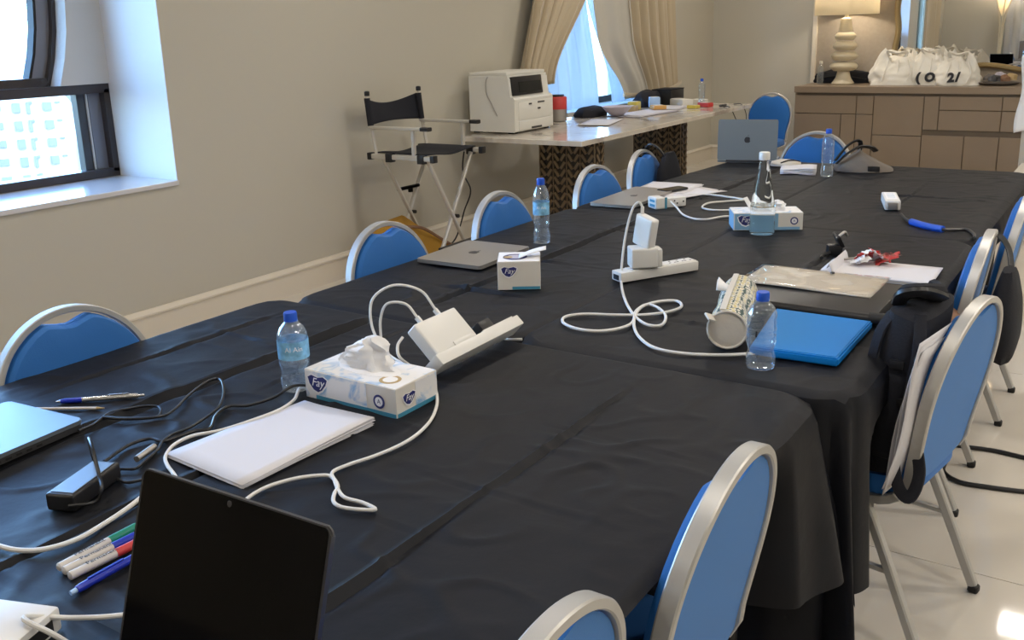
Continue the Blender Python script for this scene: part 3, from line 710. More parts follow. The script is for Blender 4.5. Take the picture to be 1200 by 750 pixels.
# ------------------------------------------------------------------ tables and their cloths
ZTAB = .75
def folding_table(lab, x0, x1, y0, y1, group='meeting tables under black cloths'):
    t = thing('folding_table', lab, 'table', ((x0+x1)/2, (y0+y1)/2, 0), 0, None)
    w, h = x1-x0, y1-y0
    g = G(); g.box((0, 0, .728), (w, h, .028), bev=.006); g.build('tabletop', 'wood', t)
    for sx in (-1, 1):
        for sy in (-1, 1):
            g = G(); g.tube([(sx*(w/2 - .09), sy*(h/2 - .10), .714), (sx*(w/2 - .09), sy*(h/2 - .10), .03)], .016, 8); l = g.build('leg', 'black', t)
            g = G(); g.box((sx*(w/2 - .09), sy*(h/2 - .10), .016), (.04, .04, .032), bev=.005); g.build('foot', 'rubber', l)
    return t
def ramp(d): return d
def cloth(lab, x0, x1, y0, y1, L, creases=(), xcreases=(), seed=0, gx=.0105, left=None, side_mod=None, amp=1.0, flare=.36, sf=0):
    # L = drop on (left, right, near, far); the edge is rolled over with a small radius
    l, r, n, f = L; R = .034
    xs = []; 
    def axis(a, b, da, db, step):
        P = [-(da)*(1 - i/max(1, round(da/.028))) for i in range(max(1, round(da/.028)))] if da else []
        P = [('a', -p) for p in P]
        k = max(2, round((b - a)/step)); P += [('m', a + (b-a)*i/k) for i in range(k + 1)]
        if db: P += [('b', db*(i + 1)/max(1, round(db/.028))) for i in range(max(1, round(db/.028)))]
        return P
    X = axis(x0, x1, l, r, gx); Y = axis(y0, y1, n, f, gx)
    def roll(s):                                     # arc length past the edge -> (out, down)
        if s < R*PI/2: return R*math.sin(s/R), R*(1 - math.cos(s/R))
        return R, R + (s - R*PI/2)
    def pos(px, py):
        sx = px[1] if px[0] != 'm' else 0; sy = py[1] if py[0] != 'm' else 0
        bx = px[1] if px[0] == 'm' else (x0 if px[0] == 'a' else x1); by = py[1] if py[0] == 'm' else (y0 if py[0] == 'a' else y1)
        dx = {'a': -1, 'b': 1, 'm': 0}[px[0]]; dy = {'a': -1, 'b': 1, 'm': 0}[py[0]]
        RC = .075                                    # rounded table corners
        ex, ey = (min(bx - x0, x1 - bx), min(by - y0, y1 - by))
        if ex < RC and ey < RC:
            cu_, cv_ = 1 - ex/RC, 1 - ey/RC
            nu, nv = cu_*math.sqrt(1 - cv_*cv_/2), cv_*math.sqrt(1 - cu_*cu_/2)
            bx += (nu - cu_)*RC*(1 if x1 - bx < bx - x0 else -1); by += (nv - cv_)*RC*(1 if y1 - by < by - y0 else -1)
        xx, yy, zz = bx, by, ZTAB
        if left: xx += left(by)*(1 - (bx - x0)/(x1 - x0))
        nz = 0
        v = Vector((bx*2.1 + seed, by*2.1, seed*.3))
        edge = min(1, min(bx - x0, x1 - bx, by - y0, y1 - by)/.05) if not (sx or sy) else 0
        nz += .004*noise.noise(v) + .0028*noise.noise(Vector((bx*9 + by*3.0 + seed, by*5 - bx*2, 1))) 
        w = noise.noise(Vector((bx*3.5 + seed, by*3.5, 7)))
        ridge = 1 - abs(noise.noise(Vector((bx*6.5 + by*4 + seed*2, by*8 - bx*5, 3))))
        nz += .0085*max(0, ridge - .84)/.16*max(0, w + .15)*amp
        ridge = 1 - abs(noise.noise(Vector((bx*5.5 - by*6 + seed*3, by*5 + bx*4, 9))))
        nz += .007*max(0, ridge - .86)/.14*max(0, .15 - w)*amp
        for (cx_, a, wd, lo, hi) in creases:
            if lo - .1 < by < hi + .1:
                d = (bx - cx_ - .008*noise.noise(Vector((by*3, cx_*7, 0))))/wd
                fade = sm((by - lo)/.2)*sm((hi - by)/.2)*max(0, .8 + .6*noise.noise(Vector((by*3, cx_*3, seed))))
                nz += fade*a*(math.exp(-d*d*2) - 1.2*math.exp(-((d - 1.1)**2)*3))
        for (cy_, a, wd, lo, hi) in xcreases:
            if lo - .1 < bx < hi + .1:
                d = (by - cy_ - .01*noise.noise(Vector((bx*3, cy_*7, 0))))/wd
                fade = sm((bx - lo)/.2)*sm((hi - bx)/.2)*max(0, .55 + .9*noise.noise(Vector((bx*5, cy_*3, seed))))
                nz += fade*a*(math.exp(-d*d*2) - 1.1*math.exp(-((d + 1.1)**2)*3))
        em = max(0, min(bx - x0, x1 - bx, by - y0, y1 - by))
        zz += .006 + nz*(.25 + .75*sm(em/.07))
        if sx and sy:
            rho = math.hypot(sx, sy); th = math.atan2(sy, sx); o, d = roll(rho)
            fl = flare*math.sin(2*th)*max(0, rho - .03)
            xx += dx*(o*math.cos(th) + fl*.8 + (sf*max(0, rho - .03)*math.cos(th) if dx > 0 and dy > 0 else 0)); yy += dy*(o*math.sin(th) + fl*.65); zz -= d*(1 - .10*math.sin(2*th))
        elif sx or sy:
            s = sx or sy; o, d = roll(s)
            t_ = by if sx else bx
            wav = min(1, (s/.28)**1.6)*(.010*math.sin(t_*21 + seed) + .006*math.sin(t_*47 + 2*seed))
            out = o + max(0, s - .04)*.06 + wav*.8
            xx += dx*out; yy += dy*out; zz -= d
            if side_mod and sx: xx, yy, zz = side_mod(dx, xx, yy, zz, s)
        zz = max(zz, .004 + .002*noise.noise(Vector((xx*9, yy*9, 0))) + .002)
        return Vector((xx, yy, zz))
    g = G(); V_ = [[g.bm.verts.new(pos(px, py)) for py in Y] for px in X]
    for i in range(len(X) - 1):
        for j in range(len(Y) - 1): g.bm.faces.new((V_[i][j], V_[i+1][j], V_[i+1][j+1], V_[i][j+1]))
    o = g.build('tablecloth', 'cloth', None, True)
    return tag(o, lab, 'tablecloth')
YA, YM, YC, YE = .12, 1.935, 3.648, 5.46
folding_table('folding table under the nearest black cloth, window half', -2.17, -1.37, YA + .03, YM - .03)
folding_table('folding table under the nearest black cloth, half beside the near chairs', -1.35, -.56, YA + .03, YM - .03)
folding_table('folding table in the middle row on the window side', -2.10, -1.325, YM + .05, YC - .02)
folding_table('folding table in the middle row on the backpack side', -1.29, -.49, YM + .05, YC - .02)
folding_table('folding table in the far row under the open grey laptop', -2.01, -1.34, YC + .03, YE - .04)
folding_table('folding table in the far row on the side of the grey bag', -1.30, -.50, YC + .03, YE - .04)
def push_near(dx, x, y, z, s):
    if dx > 0: x += .16*max(0, s - .03)*sm((y - 1.70)/.22) - sm((1.72 - y)/.16)*.42*sm((s - .015)/.16)
    return x, y, z
cloth('nearest black tablecloth, under the square black screen and white paper', -2.185, -.535, YA, YM - .012, (.20, .40, .2, .42),
      creases=((-1.78, .012, .017, .3, 2.0), (-1.40, .010, .010, .0, 1.15), (-.89, .010, .009, .2, 1.85), (-2.05, .004, .012, 1.0, 1.9), (-1.62, .004, .010, 1.3, 1.95)),
      xcreases=((.62, .004, .012, -1.5, -.8), (1.22, .006, .007, -1.2, -.56), (1.52, .006, .006, -1.05, -.56), (1.05, .005, .007, -1.1, -.8), (1.62, .004, .010, -2.1, -1.75)), seed=1.3, gx=.0085, side_mod=push_near, flare=.12, sf=.16)
cloth('black tablecloth of the middle row by the window, under the square tissue box', -2.115, -1.318, YM + .018, YC - .012, (.2, .10, .25, .10),
      creases=((-1.72, .009, .014, 2.0, 3.6),), xcreases=((2.30, .008, .014, -2.1, -1.4), (2.72, .006, .012, -2.0, -1.35), (3.28, .004, .012, -1.9, -1.3)), seed=4.1)
def push_mid(dx, x, y, z, s):
    if dx > 0:
        k = sm((y - 2.03)/.2)*sm((.66 - z)/.12)
        x -= k*.50
    return x, y, z
cloth('black tablecloth of the middle row beside the backpack, under the blue folder', -1.296, -.468, YM + .022, YC - .012, (.10, .50, .70, .10),
      creases=((-.87, .005, .012, 2.2, 3.5),), xcreases=((2.30, .006, .012, -1.28, -.8), (2.9, .003, .012, -1.28, -.55), (3.40, .003, .01, -1.2, -.5)), seed=8.2, side_mod=push_mid, flare=.13)
cloth('black tablecloth of the far row by the window, under the open grey laptop', -2.11, -1.338, YC + .012, YE - .02, (.2, .09, .10, .2),
      creases=((-1.70, .008, .012, 3.7, 5.4),), xcreases=((4.10, .008, .014, -2.1, -1.4), (4.62, .004, .012, -2.1, -1.35)), seed=2.7, left=lambda y: .10*(y - YC)/(YE - YC))
cloth('black tablecloth of the far row, under the grey bag and white dongle', -1.322, -.475, YC + .012, YE, (.09, .12, .10, .2),
      creases=((-.86, .004, .009, 4.1, 5.0),), xcreases=((4.55, .006, .014, -1.1, -.5), (5.0, .003, .012, -1.0, -.5)), seed=6.4)

# ------------------------------------------------------------------ banquet chairs
CH = .893
def hoop(off=0, n=28):
    P = []
    def half(z):                                       # half width of the hoop centre line at height z
        if z < .67: return .182 + .030*sm((z - .46)/.21)
        return .212*math.sqrt(max(0, 1 - ((z - .67)/(CH - .012 - .67))**2))
    zs = [.45, .50, .54, .58, .62, .66]
    L_ = [(half(z), z) for z in zs] + [(.212*math.cos(a*PI/2/9), .67 + (CH - .012 - .67)*math.sin(a*PI/2/9)) for a in range(0, 10)]
    L_ = [(u - off, z - (off if z > .7 else off*max(0, (z - .67)/.2))) for u, z in L_]
    return L_ + [(-u, z) for u, z in L_[::-1][1:]]
def by_(z): return .185 + (z - .47)*.17
def make_chair(label, group):
    c = thing('banquet_chair', label, 'chair')
    H_ = [(u, by_(z), z) for u, z in hoop()]
    side = lambda s: [(s*.195, -.17, .392), (s*.195, .05, .392), (s*.187, .140, .402)]
    path = side(1) + H_ + side(-1)[::-1]
    P = crom(path, 3)
    g = G()                                          # flat band: thin across, deep front to back
    rings = []
    for i, p in enumerate(P):
        a = P[max(0, i-1)]; b = P[min(len(P)-1, i+1)]; t = (b - a).normalized()
        lat = Vector((0, 1, 0)) if t.z*t.z + t.x*t.x > .5 else Vector((0, 0, 1))
        w = (lat - t*t.dot(lat)).normalized(); u = t.cross(w)
        hw, hd = .0085, (.0150 if p.z > .45 else .012)
        rings.append([p + u*(hw*sx) + w*(hd*sy) for sx, sy in ((1, .80), (.72, 1), (-.72, 1), (-1, .80), (-1, -.80), (-.72, -1), (.72, -1), (1, -.80))])
    g.rings(rings); g.build('back_frame', 'silver', c)
    inner = hoop(.0085)
    O = []
    for (u, z) in inner:
        O.append((u, z))
    # refine the handle dip
    O2 = []
    for (a, b) in zip(O, O[1:]):
        O2.append(a)
        if a[1] > .80 and b[1] > .80:
            for k in (1, 2, 3, 4, 5):
                u = a[0] + (b[0]-a[0])*k/6; zl = a[1] + (b[1]-a[1])*k/6
                O2.append((u, zl))
    O2.append(O[-1])
    O = [(u, z - (.026*.5*(1 + math.cos(PI*u/.078)) if z > .78 and abs(u) < .078 else 0)) for u, z in O2]
    O = O + [(-.15, .442), (-.08, .432), (0, .430), (.08, .432), (.15, .442)]
    def at(u, z, d): return Vector((u, by_(z) + d, z))
    g = G()
    g.rings([[at(u, z, d) for u, z in O] for d in (-.006, .008)]); 
    g.build('back_panel', 'blue', c, True)
    cz = .67; ringset = []
    for s, d in ((.995, -.006), (.99, -.021), (.96, -.033), (.82, -.040), (.5, -.043), (.15, -.044)):
        ringset.append([at(u*s, cz + (z - cz)*s, d) for u, z in O])
    g = G(); g.rings(ringset); g.build('back_cushion', 'bluef', c)
    g = G()
    rr = []
    for s, z in ((.95, .400), (1, .410), (1.0, .438), (.96, .455), (.80, .463), (.4, .467), (.1, .468)):
        rr.append([Vector((x*s, -.015 + y*s, z)) for x, y in rrect(.385, .40, .09, 5)])
    g.rings(rr); g.build('seat', 'bluef', c)
    for s in (-1, 1):
        for (a, b, d, e) in (((s*.195, -.165, .39), (s*.198, -.172, .27), (s*.203, -.185, .02), 'f'), ((s*.19, .075, .392), (s*.193, .115, .32), (s*.200, .245, .02), 'r')):
            g = G(); g.tube([a, b, d], .0125, 8, flat=(1, 1), k=4); l = g.build('leg', 'silver', c)
            g = G(); g.box((d[0], d[1] + (.003 if e == 'r' else -.001), .011), (.027, .027, .022), bev=.004, seg=1); g.build('foot_cap', 'rubber', l)
        g = G(); g.tube([(s*.199, -.176, .215), (s*.197, .165, .215)], .008, 6, flat=(1, 1)); g.build('stretcher', 'silver', c)
    g = G(); g.tube([(-.19, -.168, .375), (.19, -.168, .375)], .008, 6, flat=(1, 1)); g.build('cross_rail', 'silver', c)
    g = G(); g.tube([(-.19, .10, .375), (.19, .10, .375)], .008, 6, flat=(1, 1)); g.build('cross_rail', 'silver', c)
    return c
proto = None
def chair(x, y, rz, label, group):
    # x, y = where the top of the back stands
    global proto
    if proto is None: proto = make_chair(label, group); c = proto
    else: c = copy_tree(proto)
    yb = by_(CH); c.rotation_euler = (0, 0, rz)
    c.location = (x + math.sin(rz)*yb, y - math.cos(rz)*yb, 0)
    c['label'] = label; c['category'] = 'chair'; c['group'] = group
    return c
LG = 'blue banquet chairs along the window side'; RG = 'blue banquet chairs along the right side'
Q = PI/2
chair(-2.245, 1.275, Q, 'blue banquet chair nearest the window, at the left picture edge', LG)
chair(-2.235, 2.49, Q, 'blue banquet chair in front of the mustard bag, beside the closed silver laptop', LG)
chair(-2.225, 3.21, Q, 'blue banquet chair below the director chair, next to the tall bottle', LG)
chair(-2.235, 4.06, Q - .05, 'blue banquet chair with empty back by the bronze pedestal', LG)
chair(-2.28, 4.68, Q + .03, 'blue banquet chair with a black bag on its back, last on the window side', LG)
chair(-.492, .79, -Q, 'blue banquet chair at the bottom edge, only its back top showing', RG)
chair(-.460, 1.31, -Q, 'large blue banquet chair in the foreground seen from behind', RG)
chair(-.272, 2.40, -Q - .165, 'blue banquet chair with the black backpack on its seat', RG)
chair(-.362, 3.22, -Q + .02, 'blue banquet chair behind the backpack chair, with a black bag hung on it', RG)
chair(-.335, 4.05, -Q, 'blue banquet chair cut by the right picture edge', RG)
chair(-1.66, 5.86, 0, 'blue banquet chair at the table end behind the grey bag', 'blue banquet chairs at the far end')
chair(-3.06, 9.15, 0, 'blue banquet chair standing against the wall left of the dresser', 'blue banquet chairs at the far end')

# ------------------------------------------------------------------ director chair by the wall
dc = thing('director_chair', 'tall aluminium director chair with black canvas seat and back by the wall', 'chair', (-3.88, 4.78, 0))
ax, bx_ = .25, -.185; ly, ry = -.275, .235                       # front/back x, left/right y (local)
for s, y in ((-1, ly), (1, ry)):
    g = G(); g.tube([(bx_ - .02, y, .795), (ax + .04, y, .795)], .016, 8, flat=(1, 1)); sr = g.build('seat_rail', 'metalw', dc)
    for x in (bx_ - .02, ax + .05):
        g = G(); g.box((x, y, .795), (.03, .045, .045), bev=.006); g.build('end_cap', 'black', sr)
    for x in (bx_ + .14, ax - .04):
        g = G(); g.box((x, y, .79), (.05, .045, .055), bev=.006); g.build('bracket', 'black', sr)
    g = G(); g.tube([(bx_ + .03, y, .80), (bx_ + .005, y, .95), (bx_ - .02, y, 1.18)], .012, 8); p = g.build('back_post', 'metalw', dc)
    g = G(); g.lathe([(.017, 1.17), (.017, 1.195), (.01, 1.20)], 10, Matrix.Translation((bx_ - .02, y, 0))); g.build('post_cap', 'black', p)
    g = G(); g.tube([(ax - .10, y, .80), (ax - .10, y, .965)], .012, 8, flat=(1.2, 1)); g.build('arm_post', 'metalw', dc)
    g = G(); g.tube([(bx_ - .01, y, .975), (ax - .02, y, .975)], .016, 8, flat=(1.3, .6)); a = g.build('armrest', 'metalw', dc)
    g = G(); g.tube([(ax - .03, y, .975), (ax + .03, y, .975)], .018, 8, flat=(1.3, .7)); g.build('arm_tip', 'black', a)
for x in (ax - .02, bx_ + .06):
    for (ya, yb, dx) in ((ly + .02, ry - .03, .008), (ry - .02, ly + .03, -.008)):
        g = G(); g.tube([(x + dx, ya, .78), (x + dx, yb, .012)], .0125, 8, flat=(1.1, .8)); g.build('leg', 'metalw', dc)
    g = G(); g.tube([(x - .03, .005, .395), (x + .03, .005, .395)], .012, 8); g.build('pivot', 'black', dc)
for s, y in ((-1, ly + .03), (1, ry - .03)):
    g = G(); g.tube([(bx_ + .0, y, .016), (ax + .04, y, .016)], .014, 8, flat=(1.2, .9)); g.build('ground_bar', 'black', dc)
    g = G(); g.tube([(x, -.125, .56), (x, .085, .56)], .012, 8); b_r = g.build('brace', 'black', dc)
    g = G(); g.box((x, .0, .54), (.02, .03, .03), bev=.004); g.build('latch', 'black', b_r)
g = G(); g.box((ax + .05, 0, .215), (.10, .42, .022), bev=.004); g.build('footrest', 'black', dc)
g = G(); g.grid(lambda u, v: Vector((bx_ + .02 + (ax - bx_ - .02)*v, ly + (ry - ly)*u, .818 - .016*math.sin(PI*u) + .004*math.sin(3*PI*u))), 16, 10); g.build('seat', 'blackcl', dc, True, .006)
def fb(u, v):
    z = .985 + .17*v - .045*math.sin(PI*u)*(v*1.0) + .012*math.sin(PI*u)*(1 - v)
    return Vector((bx_ - .012 - .03*v - .09*math.sin(PI*u)*(.6 + .2*v)*.6, ly + (ry - ly)*u, z))
g = G(); g.grid(fb, 18, 10); g.build('back_canvas', 'blackcl', dc, True, .007)
for s, y in ((-1, ly), (1, ry)):
    g = G(); g.tube([(bx_ - .005, y, .985), (bx_ - .022, y, 1.155)], .020, 8); g.build('canvas_sleeve', 'blackcl', dc)
mb = thing('bag', 'mustard yellow cloth bag on the floor under the director chair', 'bag', (-3.98, 4.72, 0), -.05)
g = G()
g.rings([[Vector((x*s + .012*noise.noise(Vector((x*9, y*9, z*9))), y*s + .02*noise.noise(Vector((x*7, y*5, z*7 + 3))) , z*(1 - .55*sm((y + .2)/.75)))) for x, y in rrect(.20, .72, .07, 4)] for s, z in ((.96, .002), (1.0, .06), (.97, .18), (.85, .30), (.55, .37), (.2, .39))])
g.build('body', 'yellow', mb)
g = G(); g.tube([(.06, -.10, .33), (.10, .02, .30), (.115, .18, .20), (.11, .30, .13)], .010, 6); g.build('strap', 'brown', mb)

# ------------------------------------------------------------------ bags on the right-hand chairs
bk = thing('backpack', 'black backpack standing on a blue chair at the table side', 'backpack', (-.418, 2.36, .468), -.14)
bk.scale = (.92, .90, 1.02)
def fbk(u, v):
    a = 2*PI*u; c_, s_ = math.cos(a), math.sin(a)
    w = (.066 - .012*sm((v - .5)/.5))*(1 + .05*math.sin(v*9)); d = (.145 - .03*sm((v - .7)/.3))
    top = 1 - sm((v - .93)/.07)*.75
    x = math.copysign(abs(c_)**.6, c_)*w*top + .05*(v - .5); y = math.copysign(abs(s_)**.6, s_)*d*top
    k = 1 + .07*noise.noise(Vector((x*14, y*14, v*7)))
    return Vector((x*k, y*k, .415*v + .02*noise.noise(Vector((x*9, y*9, 4)))*v))
g = G(); g.grid(fbk, 44, 30, True); bmesh.ops.holes_fill(g.bm, edges=g.bm.edges, sides=60); g.build('body', 'blackcl', bk)
g = G()
def fp(u, v):
    a = -PI/2 + PI*(u - .5)*1.02; c_, s_ = math.cos(a), math.sin(a)
    return Vector((c_*.048 - .005, -.118 + s_*.045*math.sin(PI*min(1, v*1.0))**.4 - .01, .03 + .24*v))
g.grid(fp, 18, 12); g.build('front_pocket', 'blackcl', bk, True, .006)
g = G(); g.tube([(-.02, -.06, .40), (.0, -.09, .43), (.04, -.08, .44), (.06, -.03, .425), (.06, .03, .405)], .012, 8, flat=(1.5, .6)); g.build('grab_handle', 'black', bk)
for q, pts in enumerate((
        [(-.02, -.10, .385), (-.040, -.135, .33), (-.055, -.150, .20), (-.05, -.155, .08), (-.02, -.15, .01)],
        [(.05, -.10, .39), (.065, -.14, .32), (.05, -.155, .16), (.035, -.165, .05), (.06, -.185, -.01), (.09, -.19, -.02), (.10, -.165, .03), (.075, -.13, .09)])):
    g = G(); g.tube(pts, .012, 8, flat=(1.3, .4)); g.build('strap', 'blackcl', bk)
g = G(); g.tube([(-.03, .02, .40), (-.01, -.04, .425), (.03, -.02, .43), (.05, .04, .42), (.02, .08, .42)], .018, 8); g.build('collar', 'blackcl', bk)
for i in range(3):
    g = G(); g.box((.02 + .008*i, -.155 - .002*i, .28 - .09*i), (.035, .012, .02), bev=.003); g.build('buckle', 'black', bk)
pp = thing('paper_sheets', 'white papers tucked upright between backpack and chair back', 'paper', (-.405, 2.235, .472), -.165)
for i in range(3):
    g = G(); g.grid(lambda u, v: Vector((.006 + .066*v - .006*i + .008*math.sin(v*5 + i), -.10 + .2*u + .01*i, .37*v - .012*i)), 6, 8); g.build('sheet', 'paper', pp, True, .0012)
br = thing('bag', 'brown leather bag on the chair seat behind the backpack', 'bag', (-.47, 3.02, .47), .1)
g = G(); g.rings([[Vector((x*s, y*s, z)) for x, y in rrect(.20, .26, .06, 4)] for s, z in ((.9, 0), (1, .03), (1, .14), (.85, .19), (.5, .21), (.1, .215))]); g.build('body', 'brown', br)
g = G(); g.tube([(-.05, -.06, .205), (-.04, -.05, .235), (.04, .05, .235), (.05, .06, .205)], .008, 6); g.build('handle', 'brown', br)
def hanging_bag(loc, rz, lab, s=(.11, .17, .40)):
    t = thing('hanging_bag', lab, 'bag', loc, rz)
    g = G()
    def f(u, v):
        a = 2*PI*u; c_, s_ = math.cos(a), math.sin(a); k = math.sin(PI*(.06 + .88*v))**.35
        return Vector((s[0]*.5*math.copysign(abs(c_)**.7, c_)*k*(1.15 - .5*v), s[1]*math.copysign(abs(s_)**.7, s_)*k*(1 - .35*v), -s[2] + s[2]*v + .012*noise.noise(Vector((c_*2, s_*2, v*4)))))
    g.grid(f, 32, 18, True); bmesh.ops.holes_fill(g.bm, edges=g.bm.edges, sides=60); g.build('body', 'blackcl', t)
    return t
hb = hanging_bag((-.300, 3.20, .775), 0, 'black bag hanging behind a blue chair back on the right', (.10, .15, .28))
g = G(); g.tube([(0, .08, -.03), (-.02, .115, .04), (-.058, .12, .082), (-.092, .12, .05), (-.10, .12, -.05)], .006, 6, flat=(1.5, .5)); g.build('strap', 'black', hb)
hb = hanging_bag((-2.165, 4.80, .865), 0, 'black bag hanging over the back of the last window-side chair', (.08, .15, .26))
g = G(); g.tube([(.0, -.05, -.02), (-.04, -.06, .03), (-.09, -.06, .045), (-.13, -.05, -.02)], .010, 6, flat=(1.6, .5)); g.build('strap', 'black', hb)
# floor cable
for lab, P in (('thick black cable on the floor, nearer run behind the backpack chair', [(-0.4564, 3.4056, 0.0080), (-0.4457, 3.3106, 0.0080), (-0.3855, 3.2564, 0.0080), (-0.2953, 3.2661, 0.0080), (-0.1962, 3.2888, 0.0080), (-0.0531, 3.3450, 0.0080)] + [(.9, 3.25, .008), (2.2, 3.7, .008), (3.55, 3.6, .008)]), ('thick black cable on the floor, farther run by the chair legs', [(-0.4715, 3.5628, 0.0080), (-0.4057, 3.5665, 0.0080), (-0.3229, 3.5805, 0.0080), (-0.2256, 3.5711, 0.0080), (-0.0665, 3.5535, 0.0080)] + [(.9, 3.65, .008), (2.2, 4.0, .008), (3.55, 4.1, .008)])):
    g = G(); g.tube(P, .008, 8); tag(g.build('floor_cable', 'black', None), lab, 'cable')

# ------------------------------------------------------------------ on the tables
TT = .758
def flat_obj(g, poly, z0, z1, bev=0):
    g.prism(poly, z0, z1)
    if bev:
        es = [e for e in g.bm.edges if abs(e.verts[0].co.z - e.verts[1].co.z) < 1e-6]
        bmesh.ops.bevel(g.bm, geom=es, offset=bev, segments=2, affect='EDGES')
    return g
def apple(name, parent, z, r, m, rz=0):
    g = G(); pts = []
    for i in range(40):
        t = 2*PI*i/40; x = math.cos(t)*(1 - .08*math.sin(t)); y = math.sin(t) - .12*math.exp(-(math.cos(t)/.3)**2)*(1 if math.sin(t) > 0 else -.6)
        if math.hypot(x - 1.05, y - .05) < .42:
            d = Vector((x - 1.05, y - .05)).normalized()*.42; x, y = 1.05 + d.x, .05 + d.y
        pts.append((x*r*.86, y*r*.9))
    g.prism(pts, z, z + .0006)
    g.prism([(r*(.02 + .02), r*1.0), (r*.22, r*1.12), (r*.36, r*1.42), (r*.16, r*1.32)], z, z + .0006)
    o = g.build(name, m, parent, False); o.rotation_euler = (0, 0, rz); return o
def closed_laptop(name, lab, c, rz, w, d, lidm, edgem, th=.016, logo=None, z=TT):
    t = thing(name, lab, 'laptop', (c[0], c[1], z), rz)
    flat_obj(g := G(), rrect(w, d, .012), .003, th*.6, .0015); b = g.build('base', edgem, t)
    flat_obj(g := G(), rrect(w, d, .012), th*.64, th, .0015); l = g.build('lid', lidm, t)
    g = G(); g.tube([(-w*.38, d/2 - .004, th*.55), (w*.38, d/2 - .004, th*.55)], .004, 8); g.build('hinge', 'lapdark', t)
    for sx in (-1, 1):
        g = G(); g.box((sx*w*.35, 0, .0015), (.02, d*.7, .003)); g.build('foot', 'rubber', t)
    if logo: apple('logo', l, th, logo, 'lapdark')
    return t, b, l

# square black laptop screen in the foreground
lt = thing('laptop', 'open laptop with a black screen in the foreground', 'laptop', (-.857, .591, TT), math.atan2(.011, .320))
LW = .322
tilt = math.radians(18)
flat_obj(g := G(), rrect(LW, .245, .012), .003, .015, .002); b = g.build('base', 'lapgrey', lt); b.location = (0, -.135, 0)
g = G(); g.box((0, .015, .0155), (LW*.86, .10, .002)); g.build('keyboard', 'black', b)
g = G(); g.box((0, -.075, .0155), (.11, .065, .001)); g.build('touchpad', 'lapdark', b)
flat_obj(g := G(), rrect(LW, .236, .010), -.004, .003, .002); l = g.build('lid', 'lapdark', lt)
l.matrix_local = Matrix.Translation((0, .0, .020)) @ Matrix.Rotation(PI/2 - tilt, 4, 'X') @ Matrix.Translation((0, .119, 0))
flat_obj(g := G(), rrect(LW - .008, .232, .008), .003, .0036); g.build('screen', 'screen', l, False)
g = G(); g.lathe([(.004, .0036), (.0035, .0042)], 12, Matrix.Translation((0, .108, 0))); g.build('webcam', 'lapdark', l)
g = G(); g.tube([(-LW*.36, 0, .018), (LW*.36, 0, .018)], .007, 8); g.build('hinge', 'lapdark', lt)

t, b, l = closed_laptop('laptop', 'closed grey-blue laptop lying at the left picture edge', (-1.868, .842), .10, .245, .32, 'lapblue', 'lapdark', .024)
text('logo', 'hp', .035, frame_mtx((-.07, 0, .0243), (1, 0, 0), (0, 1, 0)), 'whitep', l, .0002, .25)
g = G()
for i in range(8): g.box((.1225, -.10 + .022*i, .009), (.002, .012, .005))
g.build('vent', 'black', b, False)

# ballpoint and white pencil near it
def pen(name, lab, a, b, parts, cat='pen', group=None, z=TT):
    a = Vector((*a, 0)); b = Vector((*b, 0)); L_ = (b - a).length; rz = math.atan2(b.y - a.y, b.x - a.x)
    t = thing(name, lab, cat, (a.x, a.y, z + max(r for _, pr, _ in parts for r, _ in pr)), rz, group)
    R_ = Matrix.Rotation(PI/2, 4, 'Y')
    for nm, prof, m in parts:
        g = G(); g.lathe([(r, s*L_) for r, s in prof], 12, R_); g.build(nm, m, t)
    return t
t = pen('ballpoint_pen', 'silver ballpoint pen with a blue grip behind the left laptop', (-1.952, 1.064), (-1.808, 1.19), [('tip', [(.001, 0), (.004, .06)], 'penmetal'), ('grip', [(.0045, .06), (.006, .10), (.006, .28), (.0055, .30)], 'pblue'), ('barrel', [(.0055, .30), (.0058, .9), (.005, .93)], 'penmetal'), ('button', [(.003, .93), (.003, 1.0)], 'penmetal')])
g = G(); g.box((.135, 0, .007), (.045, .004, .002)); g.build('clip', 'penmetal', t)
pen('pencil', 'thin cream pencil lying beside the silver ballpoint', (-1.97, 1.012), (-1.825, 1.10), [('shaft', [(.0035, 0), (.0035, .9)], 'marker'), ('end', [(.0035, .9), (.001, 1.0)], 'gold')], 'pencil')

# laptop charger brick
t = thing('power_adapter', 'black laptop power adapter with a blue-lit flat top near the left edge', 'charger', (-1.494, .842, TT), math.atan2(.115, -.046))
g = G(); g.box((0, 0, .017), (.135, .056, .032), bev=.006, seg=3); g.build('body', 'black', t)
g = G(); g.box((0, 0, .0335), (.118, .044, .0015), bev=.0005, seg=1); g.build('top_sheen', 'lapblue', t)  # blue-grey sheet colours the window's reflection onto the black top
def cable(lab, pts, r, m, name='cable', k=8, plug=None, plugm=None):
    g = G(); g.tube(pts, r, 8, k=k)
    o = tag(g.build(name, m, None), lab, 'cable')
    if plug:
        for (a, b_, rr) in plug:
            g = G(); g.tube([a, b_], rr, 10, flat=(1, .8)); g.build('plug', plugm or m, o)
    return o
cable('black cable looping upright over the black power adapter', [(-1.4474, 0.7816, 0.7750), (-1.4334, 0.8225, 0.7680), (-1.4284, 0.8341, 0.7900), (-1.4576, 0.8501, 0.8000), (-1.5017, 0.8711, 0.8350), (-1.5527, 0.8968, 0.8300), (-1.5379, 0.8910, 0.8000), (-1.5451, 0.9058, 0.7750), (-1.5444, 0.9360, 0.7660)], .0032, 'black')
